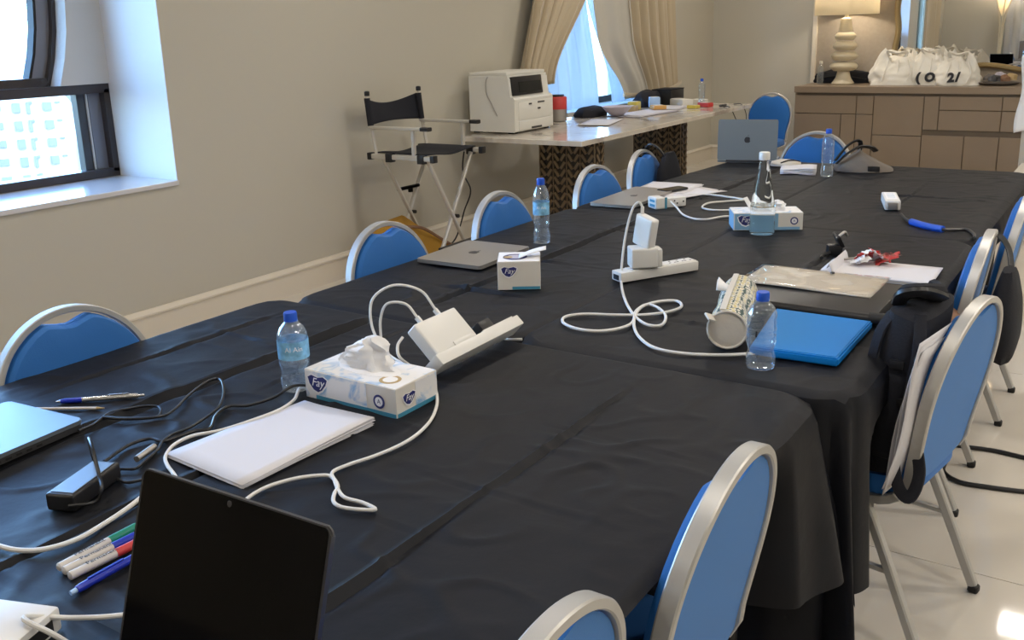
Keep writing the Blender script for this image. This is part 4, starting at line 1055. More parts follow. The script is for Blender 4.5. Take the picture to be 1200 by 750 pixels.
cable('black cable from the left laptop looping beside the ballpoint', [(-1.7354, 0.9832, 0.7720), (-1.7604, 1.0326, 0.7630), (-1.7863, 1.0861, 0.7630), (-1.7715, 1.1218, 0.7630), (-1.7510, 1.1500, 0.7630), (-1.7199, 1.1620, 0.7630), (-1.6874, 1.1422, 0.7630), (-1.6801, 1.1197, 0.7630), (-1.7248, 1.0891, 0.7630), (-1.7698, 1.0688, 0.7630)], .003, 'black')
cable('black cable running from the ballpoint to the adapter past the paper', [(-1.7779, 1.0642, 0.7630), (-1.7206, 1.0862, 0.7630), (-1.6711, 1.1301, 0.7630), (-1.6774, 1.1695, 0.7630), (-1.7182, 1.2371, 0.7630), (-1.7494, 1.3046, 0.7630), (-1.7521, 1.3412, 0.7630), (-1.7239, 1.3377, 0.7630), (-1.6546, 1.2846, 0.7630), (-1.6035, 1.2278, 0.7630), (-1.5793, 1.1718, 0.7630), (-1.5663, 1.1181, 0.7630), (-1.5682, 1.0780, 0.7630), (-1.5550, 1.0478, 0.7630), (-1.5294, 1.0170, 0.7630), (-1.5099, 0.9759, 0.7630), (-1.4979, 0.9452, 0.7630), (-1.5203, 0.9281, 0.7630), (-1.4941, 0.9030, 0.7630), (-1.4594, 0.9037, 0.7630), (-1.4439, 0.9283, 0.7630)], .0032, 'black')
cable('black cable arching from the water bottle to the pale connector', [(-1.3873, 1.5281, 0.7600), (-1.4699, 1.5862, 0.7600), (-1.4995, 1.5740, 0.7630), (-1.4959, 1.4966, 0.7630), (-1.5003, 1.4313, 0.7630), (-1.4977, 1.3528, 0.7900), (-1.5156, 1.3051, 0.7750), (-1.5550, 1.2663, 0.7630), (-1.5876, 1.2423, 0.7630), (-1.5697, 1.1930, 0.7630), (-1.5257, 1.1413, 0.7630), (-1.5429, 1.1167, 0.7630), (-1.5498, 1.0742, 0.7630), (-1.5585, 1.0504, 0.7630), (-1.5921, 1.0452, 0.7630), (-1.6012, 1.0028, 0.7630), (-1.5760, 0.9334, 0.7630)], .0036, 'black')
c0, c1 = [(-1.5450, 1.0230, 0.7660), (-1.5250, 0.9685, 0.7660)]
g = G(); g.tube([c0, c1], .0065, 10); tag(g.build('connector', 'lapgrey', None), 'pale grey cable connector beside the black power adapter', 'connector')
cable('white cable curving from the left edge to behind the black screen', [(-1.5085, 0.6536, 0.7640), (-1.4394, 0.6580, 0.7640), (-1.3965, 0.6686, 0.7640), (-1.3658, 0.6928, 0.7640), (-1.3511, 0.7346, 0.7640), (-1.3573, 0.7844, 0.7640), (-1.3719, 0.8427, 0.7640), (-1.3899, 0.8929, 0.7640), (-1.3959, 0.9384, 0.7640)], .0042, 'whitec')
cable('white cable from the black screen past the paper to the water bottle', [(-1.3587, 0.9410, 0.7640), (-1.4099, 0.9656, 0.7640), (-1.4546, 0.9844, 0.7640), (-1.4894, 1.0068, 0.7640), (-1.5195, 1.0472, 0.7640), (-1.5243, 1.0958, 0.7640), (-1.4949, 1.1464, 0.7640), (-1.4739, 1.2184, 0.7660), (-1.4683, 1.2796, 0.7660), (-1.4843, 1.3370, 0.7660), (-1.5200, 1.3873, 0.7680), (-1.5051, 1.4015, 0.7660)], .0036, 'whitec')
cable('white cable from the tissue box kinking across the cloth to the screen', [(-1.3451, 1.5485, 0.8700), (-1.3459, 1.5302, 0.8550), (-1.3316, 1.5173, 0.8350), (-1.3394, 1.5595, 0.8000), (-1.3097, 1.5648, 0.7850), (-1.2770, 1.5570, 0.7750), (-1.2392, 1.5267, 0.7680), (-1.1947, 1.4724, 0.7640), (-1.1542, 1.4004, 0.7640), (-1.1338, 1.3336, 0.7640), (-1.1296, 1.2759, 0.7640), (-1.1396, 1.2131, 0.7640), (-1.1566, 1.1612, 0.7640), (-1.1619, 1.1217, 0.7640), (-1.1350, 1.0981, 0.7640), (-1.1066, 1.0770, 0.7640), (-1.0741, 1.0597, 0.7640), (-1.0346, 1.0617, 0.7640), (-0.9996, 1.0547, 0.7640), (-1.0246, 1.0401, 0.7640), (-1.0558, 1.0320, 0.7640), (-1.0799, 1.0386, 0.7640), (-1.1005, 1.0622, 0.7640), (-1.1134, 1.0842, 0.7640), (-1.1448, 1.1040, 0.7640), (-1.1656, 1.1036, 0.7640), (-1.1988, 1.0726, 0.7640), (-1.2191, 1.0301, 0.7640), (-1.2231, 0.9942, 0.7640), (-1.2157, 0.9590, 0.7640), (-1.2062, 0.9231, 0.7640)], .0035, 'whitec', k=6)
cable('white cable lying over the pale box at the bottom left corner', [(-1.0810, 0.6412, 0.7760), (-1.1062, 0.6192, 0.7760), (-1.1392, 0.5902, 0.7800), (-1.1600, 0.5565, 0.7950), (-1.1603, 0.5434, 0.8000), (-1.1423, 0.5412, 0.8000), (-1.1117, 0.5507, 0.7900), (-1.0967, 0.5676, 0.7660)], .0036, 'whitec')
t = thing('power_adapter', 'pale plastic adapter box at the bottom left corner under a cable', 'charger', (-1.235, .515, TT), .35)
g = G(); g.box((0, 0, .018), (.20, .085, .034), bev=.004); g.build('body', 'white', t)
g = G(); g.box((.1005, 0, .016), (.002, .05, .018)); g.build('socket', 'black', t)

# markers and blue pen
for k, (capm, nm, a, b_) in enumerate((('green', 'green', (-1.2950, 0.6678), (-1.2998, 0.8160)), ('pblue', 'blue', (-1.2792, 0.6663), (-1.2744, 0.8026)), ('red', 'red', (-1.2581, 0.6629), (-1.2532, 0.7905)))):
    t = pen('marker_pen', 'grey-white marker pen with a %s cap, one of three side by side' % nm, a, b_, [('barrel', [(.004, 0), (.0068, .015), (.007, .60)], 'marker'), ('cap', [(.0074, .60), (.0074, .93), (.006, .98), (.002, 1.0)], capm)], 'marker', 'three marker pens')
    text('lettering', 'Permanent', .012, frame_mtx((.055, -.0005, .0072), (1, 0, 0), (0, 1, 0)), 'ink', t, .0001)
t = pen('ballpoint_pen', 'blue ballpoint pen lying next to the marker pens', (-1.2161, 0.6393), (-1.2224, 0.7760), [('button', [(.0035, 0), (.004, .07)], 'paleblue'), ('barrel', [(.0055, .07), (.0065, .12), (.0065, .9)], 'pblue'), ('tip', [(.006, .9), (.001, 1.0)], 'penmetal')])
g = G(); g.box((.06, 0, .0075), (.06, .004, .002)); g.build('clip', 'pblue', t)

# paper stack
pc = [(-1.4996, 1.0155, 0.7580), (-1.2628, 0.9992, 0.7580), (-1.2496, 1.3369, 0.7580), (-1.4633, 1.3489, 0.7580)]
t = thing('paper_stack', 'stack of blank white paper in front of the large tissue box', 'paper')
for i in range(6):
    g = G(); A, B, C_, D_ = [Vector(p) for p in pc]
    off = Vector((random.uniform(-.004, .004), random.uniform(-.004, .004), .0012*i + .001))
    def fpz(u, v):
        p = A*(1-u)*(1-v) + B*u*(1-v) + C_*u*v + D_*(1-u)*v
        return p + off + Vector((0, 0, .004*max(0, u + v - 1.2)*i*.6 + .0015*math.sin(v*4)))
    g.grid(fpz, 8, 8); g.build('sheet', 'paper', t, True, .0008)

# water bottles
def bottle(lab, loc, kind, rz=0, group='plastic water bottles on the black cloths'):
    t = thing('water_bottle', lab, 'bottle', (loc[0], loc[1], TT), rz, group)
    if kind == 'small':
        H_ = .166; pr = [(.020, .0), (.031, .004), (.033, .014), (.0335, .030), (.030, .042), (.029, .047), (.032, .058), (.0345, .066), (.0345, .071), (.0328, .076), (.0345, .081), (.0345, .086), (.0330, .091), (.0345, .096), (.0345, .101), (.0330, .106), (.0345, .112), (.033, .122), (.0345, .126), (.033, .136), (.026, .150), (.017, .159), (.0135, .162), (.0135, .168)]
        cz0, cz1 = .164, .184; lz0, lz1 = .080, .122; lr = .0350
    else:
        pr = [(.020, 0), (.030, .004), (.0315, .015), (.031, .040), (.0265, .058), (.0255, .064), (.0285, .076), (.0305, .088), (.029, .098), (.0305, .106), (.0305, .150), (.029, .158), (.0305, .164), (.0305, .178), (.027, .198), (.019, .215), (.0135, .222), (.0135, .230)]
        cz0, cz1 = .226, .246; lz0, lz1 = .112, .160; lr = .0310
    g = G(); g.lathe(pr, 32); g.build('body', 'pet', t)
    g = G(); g.lathe([(.0145, cz0), (.0150, cz0 + .002), (.0150, cz1 - .003), (.0138, cz1), (.004, cz1)], 24); g.build('cap', 'cap', t)
    g = G(); g.lathe([(.0158, cz0 - .003), (.0158, cz0 - .0005)], 24); g.build('neck_ring', 'cap' if kind != 'small' else 'pet', t)
    return t, lz0, lz1, lr
def wlabel(t, z0, z1, r, m, span=2*PI, a0=0):
    g = G(); g.grid(lambda u, v: Vector((r*math.cos(a0 + span*u), r*math.sin(a0 + span*u), z0 + (z1 - z0)*v)), 32, 1); return g.build('label', m, t)
def curved_text(t, s, size, r, z, ang, m):
    o = text('lettering', s, size, Matrix.Identity(4), m, t, .00005)
    for v in o.data.vertices:
        a = ang + v.co.x/r; v.co = Vector(((r + v.co.z)*math.cos(a), (r + v.co.z)*math.sin(a), z + v.co.y))
    return o
t, a, b_, r = bottle('small water bottle with a blue label, left of the large tissue box', (-1.540, 1.398), 'small')
wlabel(t, a, b_, r, 'label'); curved_text(t, 'Al Ain', .016, r + .0004, .105, -.72, 'whitep')
t, a, b_, r = bottle('tall water bottle with a blue label behind the square tissue box', (-1.842, 2.945), 'tall')
wlabel(t, a, b_, r, 'label'); curved_text(t, 'Al Ain', .015, r + .0004, .14, -1.0, 'whitep')
t, a, b_, r = bottle('small water bottle without label in front of the blue folder', (-.682, 2.034), 'small')
g = G(); g.box((.0, -.0352, .092), (.004, .0006, .014)); g.build('print_mark', 'ink', t)
bottle('tall water bottle with blue cap at the far end beside the grey bag', (-1.346, 4.938), 'tall')
t, a, b_, r = bottle('clear water bottle standing at the far end of the marble table', (0, 0), 'tall', 0, None); t.location = (-3.50, 8.47, ZT)
t = thing('water_bottle', 'clear water bottle on the dresser left of the ivory lamp', 'bottle', (-2.93, 10.30, .90))
g = G(); g.lathe([(.025, 0), (.034, .005), (.034, .15), (.028, .18), (.015, .2), (.015, .215)], 20); g.build('body', 'pet', t)
g = G(); g.lathe([(.017, .21), (.017, .235), (.01, .237)], 16); g.build('cap', 'pouchend', t)
t = thing('glass_bottle', 'tapering clear glass water bottle in front of the far tissue box', 'bottle', (-1.172, 3.452, TT))
g = G(); g.lathe([(.03, 0), (.045, .003), (.047, .012), (.047, .050), (.045, .056), (.047, .062), (.046, .105), (.044, .120), (.030, .21), (.0175, .275), (.0165, .285), (.018, .290)], 36); g.build('body', 'glass', t)
g = G(); g.lathe([(.0195, .283), (.020, .287), (.020, .309), (.018, .312), (.005, .313)], 24); g.build('cap', 'white', t)
g = G(); g.lathe([(.0464, .108), (.0455, .113)], 36); g.build('shoulder_ring', 'glass', t)

# tissue boxes
def logo(parent, o, x, y, s, word='Fay'):
    m = frame_mtx(o, x, y)
    pts = [(-1.0, .35), (-.6, .55), (0, .42), (.6, .55), (1.0, .35), (.8, -.1), (.4, -.55), (0, -.75), (-.45, -.6), (-.85, -.15)]
    g = G(); g.prism([(p[0]*s*1.14, p[1]*s*1.18 - s*.04) for p in pts], 0, .0004, m); g.build('logo_border', 'whitep', parent, False)
    g = G(); g.prism([(p[0]*s, p[1]*s) for p in pts], .0004, .0008, m); g.build('logo_shield', 'navy', parent, False)
    text('lettering', word, s*.95, m @ Matrix.Translation((0, 0, .001)), 'whitep', parent, .0002, .3)
def seal(parent, o, x, y, r, ring='navy', fill='whitep', mark=True):
    m = frame_mtx(o, x, y)
    g = G(); g.lathe([(r, 0), (r, .0004)], 28, m); g.build('seal', ring, parent, False)
    g = G(); g.lathe([(r*.68, .0004), (r*.68, .0007)], 28, m); g.build('seal_centre', fill, parent, False)
    if mark: text('lettering', 'A', r*.9, m @ Matrix.Translation((0, 0, .0008)), ring, parent, .0001)
def tuft(parent, c, sx, sy, h, lean=(0, 0), seed=0, peak=1.0):
    g = G()
    def f(u, v):
        a = 2*PI*u; w = (1 - .35*v) if v < .8 else (.72 - 1.9*(v - .8))
        k = 1 + .28*math.sin(3*a + seed)*v + .12*math.sin(7*a + 2*seed + 3*v)
        n_ = .012*noise.noise(Vector((math.cos(a)*3 + seed, math.sin(a)*3, v*5)))
        x = math.cos(a)*sx*w*k; y = math.sin(a)*sy*w*k*(1 + .3*v)
        z = h*v*(1 + peak*.28*math.cos(a - .3)*v)
        return Vector((c[0] + x + lean[0]*v*v + n_, c[1] + y + lean[1]*v*v + n_, c[2] + z))
    g.grid(f, 48, 14, True); bmesh.ops.holes_fill(g.bm, edges=[e for e in g.bm.edges if e.is_boundary], sides=80)
    return g.build('tissue', 'tissue', parent)
def tissue_box(lab, loc, rz, sx, sy, sz, top='print', front='print'):
    t = thing('tissue_box', lab, 'box', (loc[0], loc[1], TT), rz)
    g = G(); g.box((0, 0, sz/2), (sx, sy, sz), bev=.0012, seg=1); g.build('carton', 'card', t, False)
    g = G(); g.box((0, 0, sz + .0003), (sx - .003, sy - .003, .0008)); g.build('top_print', top, t, False)
    g = G(); g.lathe([(1, 0), (1, .0006)], 28, Matrix.Translation((0, 0, sz + .0007)) @ Matrix.Diagonal((sx*.32, sy*.26, 1, 1))); g.build('slot', 'whitep', t, False)
    return t
bx, by2, bz = .264, .138, .066
t = tissue_box('large blue and white tissue box with a tissue pulled up, beside the nearest bottle', (-1.357, 1.446), 0, bx, by2, bz)
g = G(); g.box((-.04, -by2/2 - .0003, bz/2), (bx - .085, .0008, bz - .003)); g.build('front_print', 'print', t, False)
g = G(); g.box((bx*.06, -by2/2 - .0006, .006), (bx*.87, .0010, .009)); g.build('base_stripe', 'midblue', t, False)
g = G(); g.box((bx/2 + .0003, .03, bz/2 + .004), (.0008, by2 - .065, bz - .014)); g.build('end_print', 'print', t, False)
g = G(); g.box((bx/2 + .0006, .0, .006), (.0010, by2*.96, .009)); g.build('base_stripe', 'midblue', t, False)
logo(t, (-.092, -by2/2 - .0008, .040), (1, 0, 0), (0, 0, 1), .029); logo(t, (bx/2 + .0008, -.028, .036), (0, 1, 0), (0, 0, 1), .020)
seal(t, (.085, -by2/2 - .0008, .031), (1, 0, 0), (0, 0, 1), .0155)
seal(t, (.085, -.030, bz + .0008), (1, 0, 0), (0, 1, 0), .024, 'gold', 'whitep', False)
tuft(t, (-.018, .012, bz), .072, .028, .062, (.004, .0), 1.0, .75)
t = tissue_box('square white tissue box beside the closed silver laptop', (-1.590, 2.405), math.atan2(.069, .112), .132, .128, .090, 'whitep')
logo(t, (-.030, -.0645, .060), (1, 0, 0), (0, 0, 1), .024)
g = G(); g.box((.022, -.0643, .006), (.086, .0008, .009)); g.build('base_stripe', 'midblue', t, False)
seal(t, (-.012, -.005, .0912), (1, 0, 0), (0, 1, 0), .038, 'navy', 'lilac', False)
g = G(); g.lathe([(.014, 0), (.014, .0005)], 16, Matrix.Translation((-.034, -.012, .0921))); g.build('top_print_spot', 'gold', t, False)
g = G(); g.grid(lambda u, v: Vector((.0 + .085*u, -.01 + .052*(v - .5) + .02*u, .0925 + .034*u - .012*u*u + .004*math.sin(3*v))), 10, 6); g.build('tissue', 'tissue', t, True, .001)
t = tissue_box('far blue and white tissue box behind the glass bottle', (-1.205, 3.585), math.atan2(.131, .237), .262, .13, .068)
g = G(); g.box((-.045, -.0655, .034), (.165, .0008, .062)); g.build('front_print', 'lblue', t, False)
logo(t, (-.085, -.066, .042), (1, 0, 0), (0, 0, 1), .030); seal(t, (.098, -.066, .036), (1, 0, 0), (0, 0, 1), .015)
g = G(); g.box((.02, -.0658, .007), (.20, .0008, .011)); g.build('base_stripe', 'lblue', t, False)
g = G(); g.box((-.1315, 0, .034), (.0008, .12, .062)); g.build('end_print', 'lblue', t, False)
tuft(t, (.02, .0, .068), .055, .03, .035, (.01, 0), 2.5, .4)
g = G(); g.grid(lambda u, v: Vector((-.05 - .03*u + .02*(v-.5), -.01 + .03*v, .068 + .05*u)), 6, 4); g.build('tissue', 'tissue', t, True, .001)

# near power strip: lies on its long edge with the sockets turned to the window
ps = thing('power_strip', 'white power strip lying on edge behind the large tissue box', 'power strip')
n_ = Vector((-.72, 0, .694)); t_ = Vector((.694, 0, .72)); l_ = Vector((.0, 1, .022)).normalized()
PB = Matrix((l_, t_, n_)).transposed().to_4x4(); PB.translation = Vector((-1.305, 1.775, TT + .034))
ps.matrix_world = PB
g = G(); g.box((0, 0, 0), (.345, .054, .030), bev=.004); g.build('body', 'white', ps)
g = G(); g.box((.09, 0, .0165), (.13, .046, .004), bev=.001); g.build('socket_plate', 'whitec', ps)
g = G(); g.box((.055, 0, .03), (.05, .042, .030), bev=.006); g.build('black_plug', 'black', ps)
for xx in (.10, .14):
    for q in ((0, .012), (-.011, -.008), (.011, -.008)):
        g = G(); g.box((xx + q[0], q[1], .0188), (.004, .008, .001)); g.build('socket_hole', 'ink', ps, False)
g = G(); g.tube([PB @ Vector((.145, -.030, -.005)), PB @ Vector((.150, -.042, -.008)), (-1.28, 1.94, TT + .004)], .0035, 6); g.bm.transform(PB.inverted()); g.build('cord_clip', 'whitec', ps)
ca = thing('charger', 'large white wall charger plugged into the near power strip', 'charger'); ca.matrix_world = PB
g = G(); g.box((-.080, .004, .060), (.158, .036, .092), bev=.006, seg=3); g.build('body', 'white', ca)
g = G(); g.box((-.055, .004, .020), (.075, .044, .012), bev=.003); g.build('adapter_base', 'white', ca)
def usb(parent, x): 
    g = G(); g.tube([(x, .004, .104), (x, .004, .126)], .0055, 8, flat=(1.2, .8)); g.build('plug', 'white', parent)
usb(ca, -.115); usb(ca, -.045)
def L2W(m, *p): return m @ Vector(p)
p1 = L2W(PB, -.115, .004, .126); p2 = L2W(PB, -.045, .004, .126)
cable('white charging cable bowing up from the left port of the near charger', [p1, p1 + Vector((-.03, -.005, .03)), p1 + Vector((-.075, -.02, .028)), p1 + Vector((-.09, -.03, -.01)), p1 + Vector((-.085, -.04, -.06)), p1 + Vector((-.075, -.07, -.085)), (-1.46, 1.53, TT + .01)], .0034, 'whitec')
cable('white charging cable bowing high from the right port of the near charger', [p2, p2 + Vector((-.035, -.01, .045)), p2 + Vector((-.09, -.045, .06)), p2 + Vector((-.125, -.085, .03)), p2 + Vector((-.115, -.105, -.03)), p2 + Vector((-.07, -.12, -.075)), p2 + Vector((-.01, -.14, -.09)), (-1.27, 1.535, TT + .045)], .0034, 'whitec')

# closed silver laptop
closed_laptop('laptop', 'closed silver laptop next to the square tissue box', (-1.945, 2.652), .03, .27, .33, 'lapgrey', 'lapgrey', .016, .022)

# middle power strip with chargers
A2 = 1.05
p2s = thing('power_strip', 'white power strip with two stacked chargers in the middle of the tables', 'power strip', (-1.262, 2.705, TT), A2)
g = G(); g.box((0, 0, .017), (.30, .056, .032), bev=.005); g.build('body', 'white', p2s)
g = G(); g.box((.02, 0, .0335), (.25, .044, .003), bev=.001); g.build('socket_plate', 'whitec', p2s)
for xx in (.06, .09, .12):
    for q in ((0, .011), (-.010, -.008), (.010, -.008)):
        g = G(); g.box((xx + q[0], q[1], .0352), (.007, .004, .001)); g.build('socket_hole', 'ink', p2s, False)
g = G(); g.box((-.1505, 0, .015), (.002, .03, .016)); g.build('cord_inlet', 'black', p2s)
cu = thing('travel_adapter', 'white cube travel adapter plugged into the middle power strip', 'adapter', (-1.285, 2.655, TT + .036), A2 - .35)
g = G(); g.box((0, 0, .034), (.085, .065, .064), bev=.006, seg=3); g.build('body', 'white', cu)
g = G(); g.box((0.05, 0, .032), (.018, .060, .060), bev=.008); g.build('face_plate', 'whitec', cu)
for q in ((0, -.014), (.013, .010), (-.013, .010)):
    g = G(); g.box((.0595, q[0], .034 + q[1]), (.001, .005, .010)); g.build('socket_hole', 'ink', cu, False)
sq = thing('charger', 'flat square white charger standing on the cube adapter', 'charger', (-1.287, 2.665, TT + .102), 0)
sq.rotation_euler = (0, .20, -.38)
g = G(); g.box((0, 0, .050), (.078, .032, .100), bev=.008, seg=3); b = g.build('body', 'white', sq)
g = G(); g.tube([(-.026, 0, .098), (-.030, 0, .122)], .006, 8); g.build('plug', 'white', sq)
sqm = Matrix.Translation(sq.location) @ Euler((0, .20, -.38)).to_matrix().to_4x4(); pt = sqm @ Vector((-.030, 0, .122))
cable('long white cable looping from the square charger to the patterned pouch', [pt, pt + Vector((-.012, -.004, .014)), pt + Vector((-.03, -.012, -.01)), pt + Vector((-.042, -.03, -.08)), pt + Vector((-.04, -.06, -.16))] + [(-1.3143, 2.5650, 0.7630), (-1.2166, 2.3961, 0.7630), (-1.1254, 2.2685, 0.7630), (-1.0533, 2.1998, 0.7630), (-1.0142, 2.2121, 0.7630), (-1.0400, 2.2955, 0.7630), (-1.0957, 2.3598, 0.7630), (-1.1345, 2.3686, 0.7630), (-1.1301, 2.2939, 0.7630), (-1.0921, 2.1964, 0.7630), (-1.1001, 2.1321, 0.7630), (-1.1390, 2.0861, 0.7630), (-1.1993, 2.0788, 0.7630), (-1.2563, 2.1085, 0.7630), (-1.2782, 2.1596, 0.7630), (-1.2443, 2.2053, 0.7630), (-1.1674, 2.2369, 0.7630), (-1.1011, 2.2722, 0.7630), (-1.0536, 2.3251, 0.7630), (-1.0366, 2.3910, 0.7630), (-1.0698, 2.4425, 0.7630), (-1.1108, 2.4209, 0.7630), (-1.1350, 2.3585, 0.7630), (-1.1191, 2.2718, 0.7630), (-1.0745, 2.1713, 0.7630), (-1.0161, 2.0878, 0.7630), (-0.9476, 2.0333, 0.7630), (-0.8736, 2.0300, 0.7630), (-0.7973, 2.0576, 0.7630), (-0.7428, 2.0945, 0.7630), (-0.6995, 2.1396, 0.7630)], .0042, 'whitec', k=6)

# far closed laptop with papers and travel hub
closed_laptop('laptop', 'closed grey laptop at the far left beside the small white hub', (-1.955, 3.945), .02, .215, .49, 'lapgrey', 'lapgrey', .016, .020)
sheets('papers', 'white papers lying beyond the far closed laptop', (-1.93, 4.26, TT), .05, .26, .30, 3, 'paper', .02)
sheets('papers', 'loose white sheets spread right of the far closed laptop', (-1.79, 4.20, TT), -.35, .20, .30, 2, 'paper', .02)
t = thing('phone', 'black phone lying on the far white papers', 'phone', (-1.87, 4.19, TT + .011), 1.2)
flat_obj(g := G(), rrect(.15, .072, .01), 0, .008, .002); g.build('body', 'black', t); flat_obj(g := G(), rrect(.144, .066, .008), .008, .0084); g.build('screen', 'screen', t, False)
t = thing('travel_hub', 'small white travel plug hub with dark sockets in front of the far papers', 'adapter', (-1.735, 3.815, TT), .95)
g = G(); g.box((-.045, 0, .026), (.05, .075, .052), bev=.008, seg=3); g.build('head', 'white', t)
for z in (.016, .036):
    g = G(); g.box((-.0708, -.006, z), (.002, .042, .010)); g.build('port', 'midblue', t, False)
g = G(); g.box((-.020, -.0378, .026), (.010, .002, .05)); g.build('side_band', 'midblue', t, False)
g = G(); g.box((.035, 0, .022), (.11, .050, .042), bev=.006); g.build('body', 'whitec', t)
for q in ((.0, .006), (.014, -.006), (-.012, -.004), (.045, .0)):
    g = G(); g.box((.03 + q[0], -.0257, .024 + q[1]), (.007, .001, .006)); g.build('socket_hole', 'ink', t, False)
cable('white cable from the small hub to the far tissue box', [(-1.6778, 3.7412, 0.8000), (-1.6405, 3.7209, 0.7800), (-1.5885, 3.6655, 0.7640), (-1.5133, 3.5975, 0.7640), (-1.4564, 3.6039, 0.7640), (-1.4237, 3.6794, 0.7640), (-1.3895, 3.7156, 0.7640)], .0042, 'whitec')
cable('white cable looping behind the far tissue box', [(-1.7851, 4.1153, 0.7640), (-1.6766, 4.1626, 0.7640), (-1.5619, 4.1364, 0.7640), (-1.4790, 4.0990, 0.7640), (-1.5390, 4.0242, 0.7640), (-1.5914, 3.9534, 0.7640), (-1.5751, 3.8457, 0.7640), (-1.5125, 3.8075, 0.7640), (-1.4310, 3.8446, 0.7640), (-1.3702, 3.9382, 0.7640)], .0042, 'whitec')
# open grey laptop, lid towards us
ml = thing('laptop', 'open grey laptop seen from behind its lid at the far table end', 'laptop', (-1.90, 5.285, TT), math.atan2(.084, .317) - .02)
MW = .335
flat_obj(g := G(), rrect(MW, .23, .012), .002, .013, .002); b = g.build('base', 'lapblue', ml); b.location = (0, .115, 0)
g = G(); g.box((0, .0, .0135), (MW*.85, .10, .001)); g.build('keyboard', 'black', b)
flat_obj(g := G(), rrect(MW, .232, .012), -.003, .003, .001); l = g.build('lid', 'lapblue', ml)
l.matrix_local = Matrix.Translation((0, -.0, .016)) @ Matrix.Rotation(PI/2 - .10, 4, 'X') @ Matrix.Translation((0, .116, 0))
flat_obj(g := G(), rrect(MW - .012, .218, .008), -.0035, -.003); g.build('screen', 'screen', l, False)
apple('logo', l, .003, .020, 'ink')
g = G(); g.tube([(-MW*.35, 0, .012), (MW*.35, 0, .012)], .006, 8); g.build('hinge', 'lapdark', ml)
t = thing('napkin', 'folded white napkin packet beside the far tall bottle', 'napkin', (-1.52, 5.03, TT), .25)
for i in range(5):
    g = G(); g.grid(lambda u, v: Vector(((u - .5)*.18, (v - .5)*.17, .004 + .007*i + .004*math.sin(u*5 + i) - .006*abs(v - .5)*i*.3)), 8, 6); g.build('fold', 'paper' if i else 'lilac', t, True, .004)
t = thing('pouch', 'small cream pouch lying behind the folded napkin', 'pouch', (-1.66, 5.25, TT), .35)
g = G(); lump(g, .085, .05, .03, (0, 0, .006), .12, 2, 3); g.build('body', 'pouchend', t)
g = G(); g.tube([(-.03, -.045, .022), (.02, -.03, .036), (.075, -.012, .026)], .004, 6); g.build('cord', 'black', t)
gb = thing('bag', 'soft grey bag with black handle strap at the far table end', 'bag', (-1.235, 5.22, TT), .28)
def fgb(u, v):
    a = 2*PI*u; c_, s_ = math.cos(a), math.sin(a)
    top = math.sin(PI*(.5*v + .5))**.55 if v < 1 else .001
    x = .145*math.copysign(abs(c_)**.8, c_)*top*(1.05 if c_ > 0 else 1); y = .09*math.copysign(abs(s_)**.8, s_)*top
    z = (.125 - .05*c_*.8 - .02*(c_*c_))*v**.9 if v > 0 else 0
    z = v*(.118 - .055*max(0, c_)*(1) - .03*max(0, -c_))
    k = 1 + .08*noise.noise(Vector((x*14, y*14, v*2)))
    return Vector((x*k - .02*v, y*k, z + .002))
g = G(); g.grid(fgb, 44, 18, True); bmesh.ops.holes_fill(g.bm, edges=[e for e in g.bm.edges if e.is_boundary], sides=60); g.build('body', 'greycl', gb)
g = G(); g.tube([(-.135, -.06, .045), (-.09, -.075, .095), (-.03, -.055, .132), (.03, -.03, .128), (.06, .0, .105)], .010, 8, flat=(1.5, .5)); g.build('strap', 'black', gb)
g = G(); g.tube([(-.14, .03, .05), (-.09, .0, .125), (-.045, .0, .158), (-.02, .01, .15), (-.02, .03, .10)], .009, 8, flat=(1.4, .5)); g.build('strap', 'black', gb)
g = G(); g.box((.05, -.083, .02), (.06, .012, .03), bev=.004); g.build('patch', 'black', gb)

# dongle
t = thing('dongle', 'small white adapter box with a blue-sleeved cable on the far right cloth', 'adapter', (-.878, 4.235, TT), math.atan2(-.42, .125))
g = G(); g.box((0, 0, .022), (.23, .062, .040), bev=.006); g.build('body', 'whitec', t)
g = G(); g.box((-.01, 0, .0425), (.17, .044, .001)); g.build('label', 'whitep', t, False)
g = G()
for i in range(4): g.box((-.06 + .03*i, .0, .0432), (.004, .03, .0004))
g.build('print_lines', 'lblue', t, False)
g = G(); g.box((.117, 0, .020), (.014, .04, .030), bev=.003); g.build('end', 'lapgrey', t)
P = [(-0.7800, 3.9739, 0.7750), (-0.7453, 3.9009, 0.7700), (-0.7203, 3.8725, 0.7670), (-0.6560, 3.8112, 0.7670), (-0.5890, 3.7724, 0.7670), (-0.5503, 3.8067, 0.7640), (-0.5148, 3.8236, 0.7640), (-0.4815, 3.7546, 0.7640), (-0.4689, 3.6893, 0.7620)]
cb_ = cable('grey lead with a blue sleeve trailing from the small adapter box', P, .006, 'lapdark')
g = G(); g.tube(P[2:5], .014, 10); g.build('sleeve', 'cap', cb_)

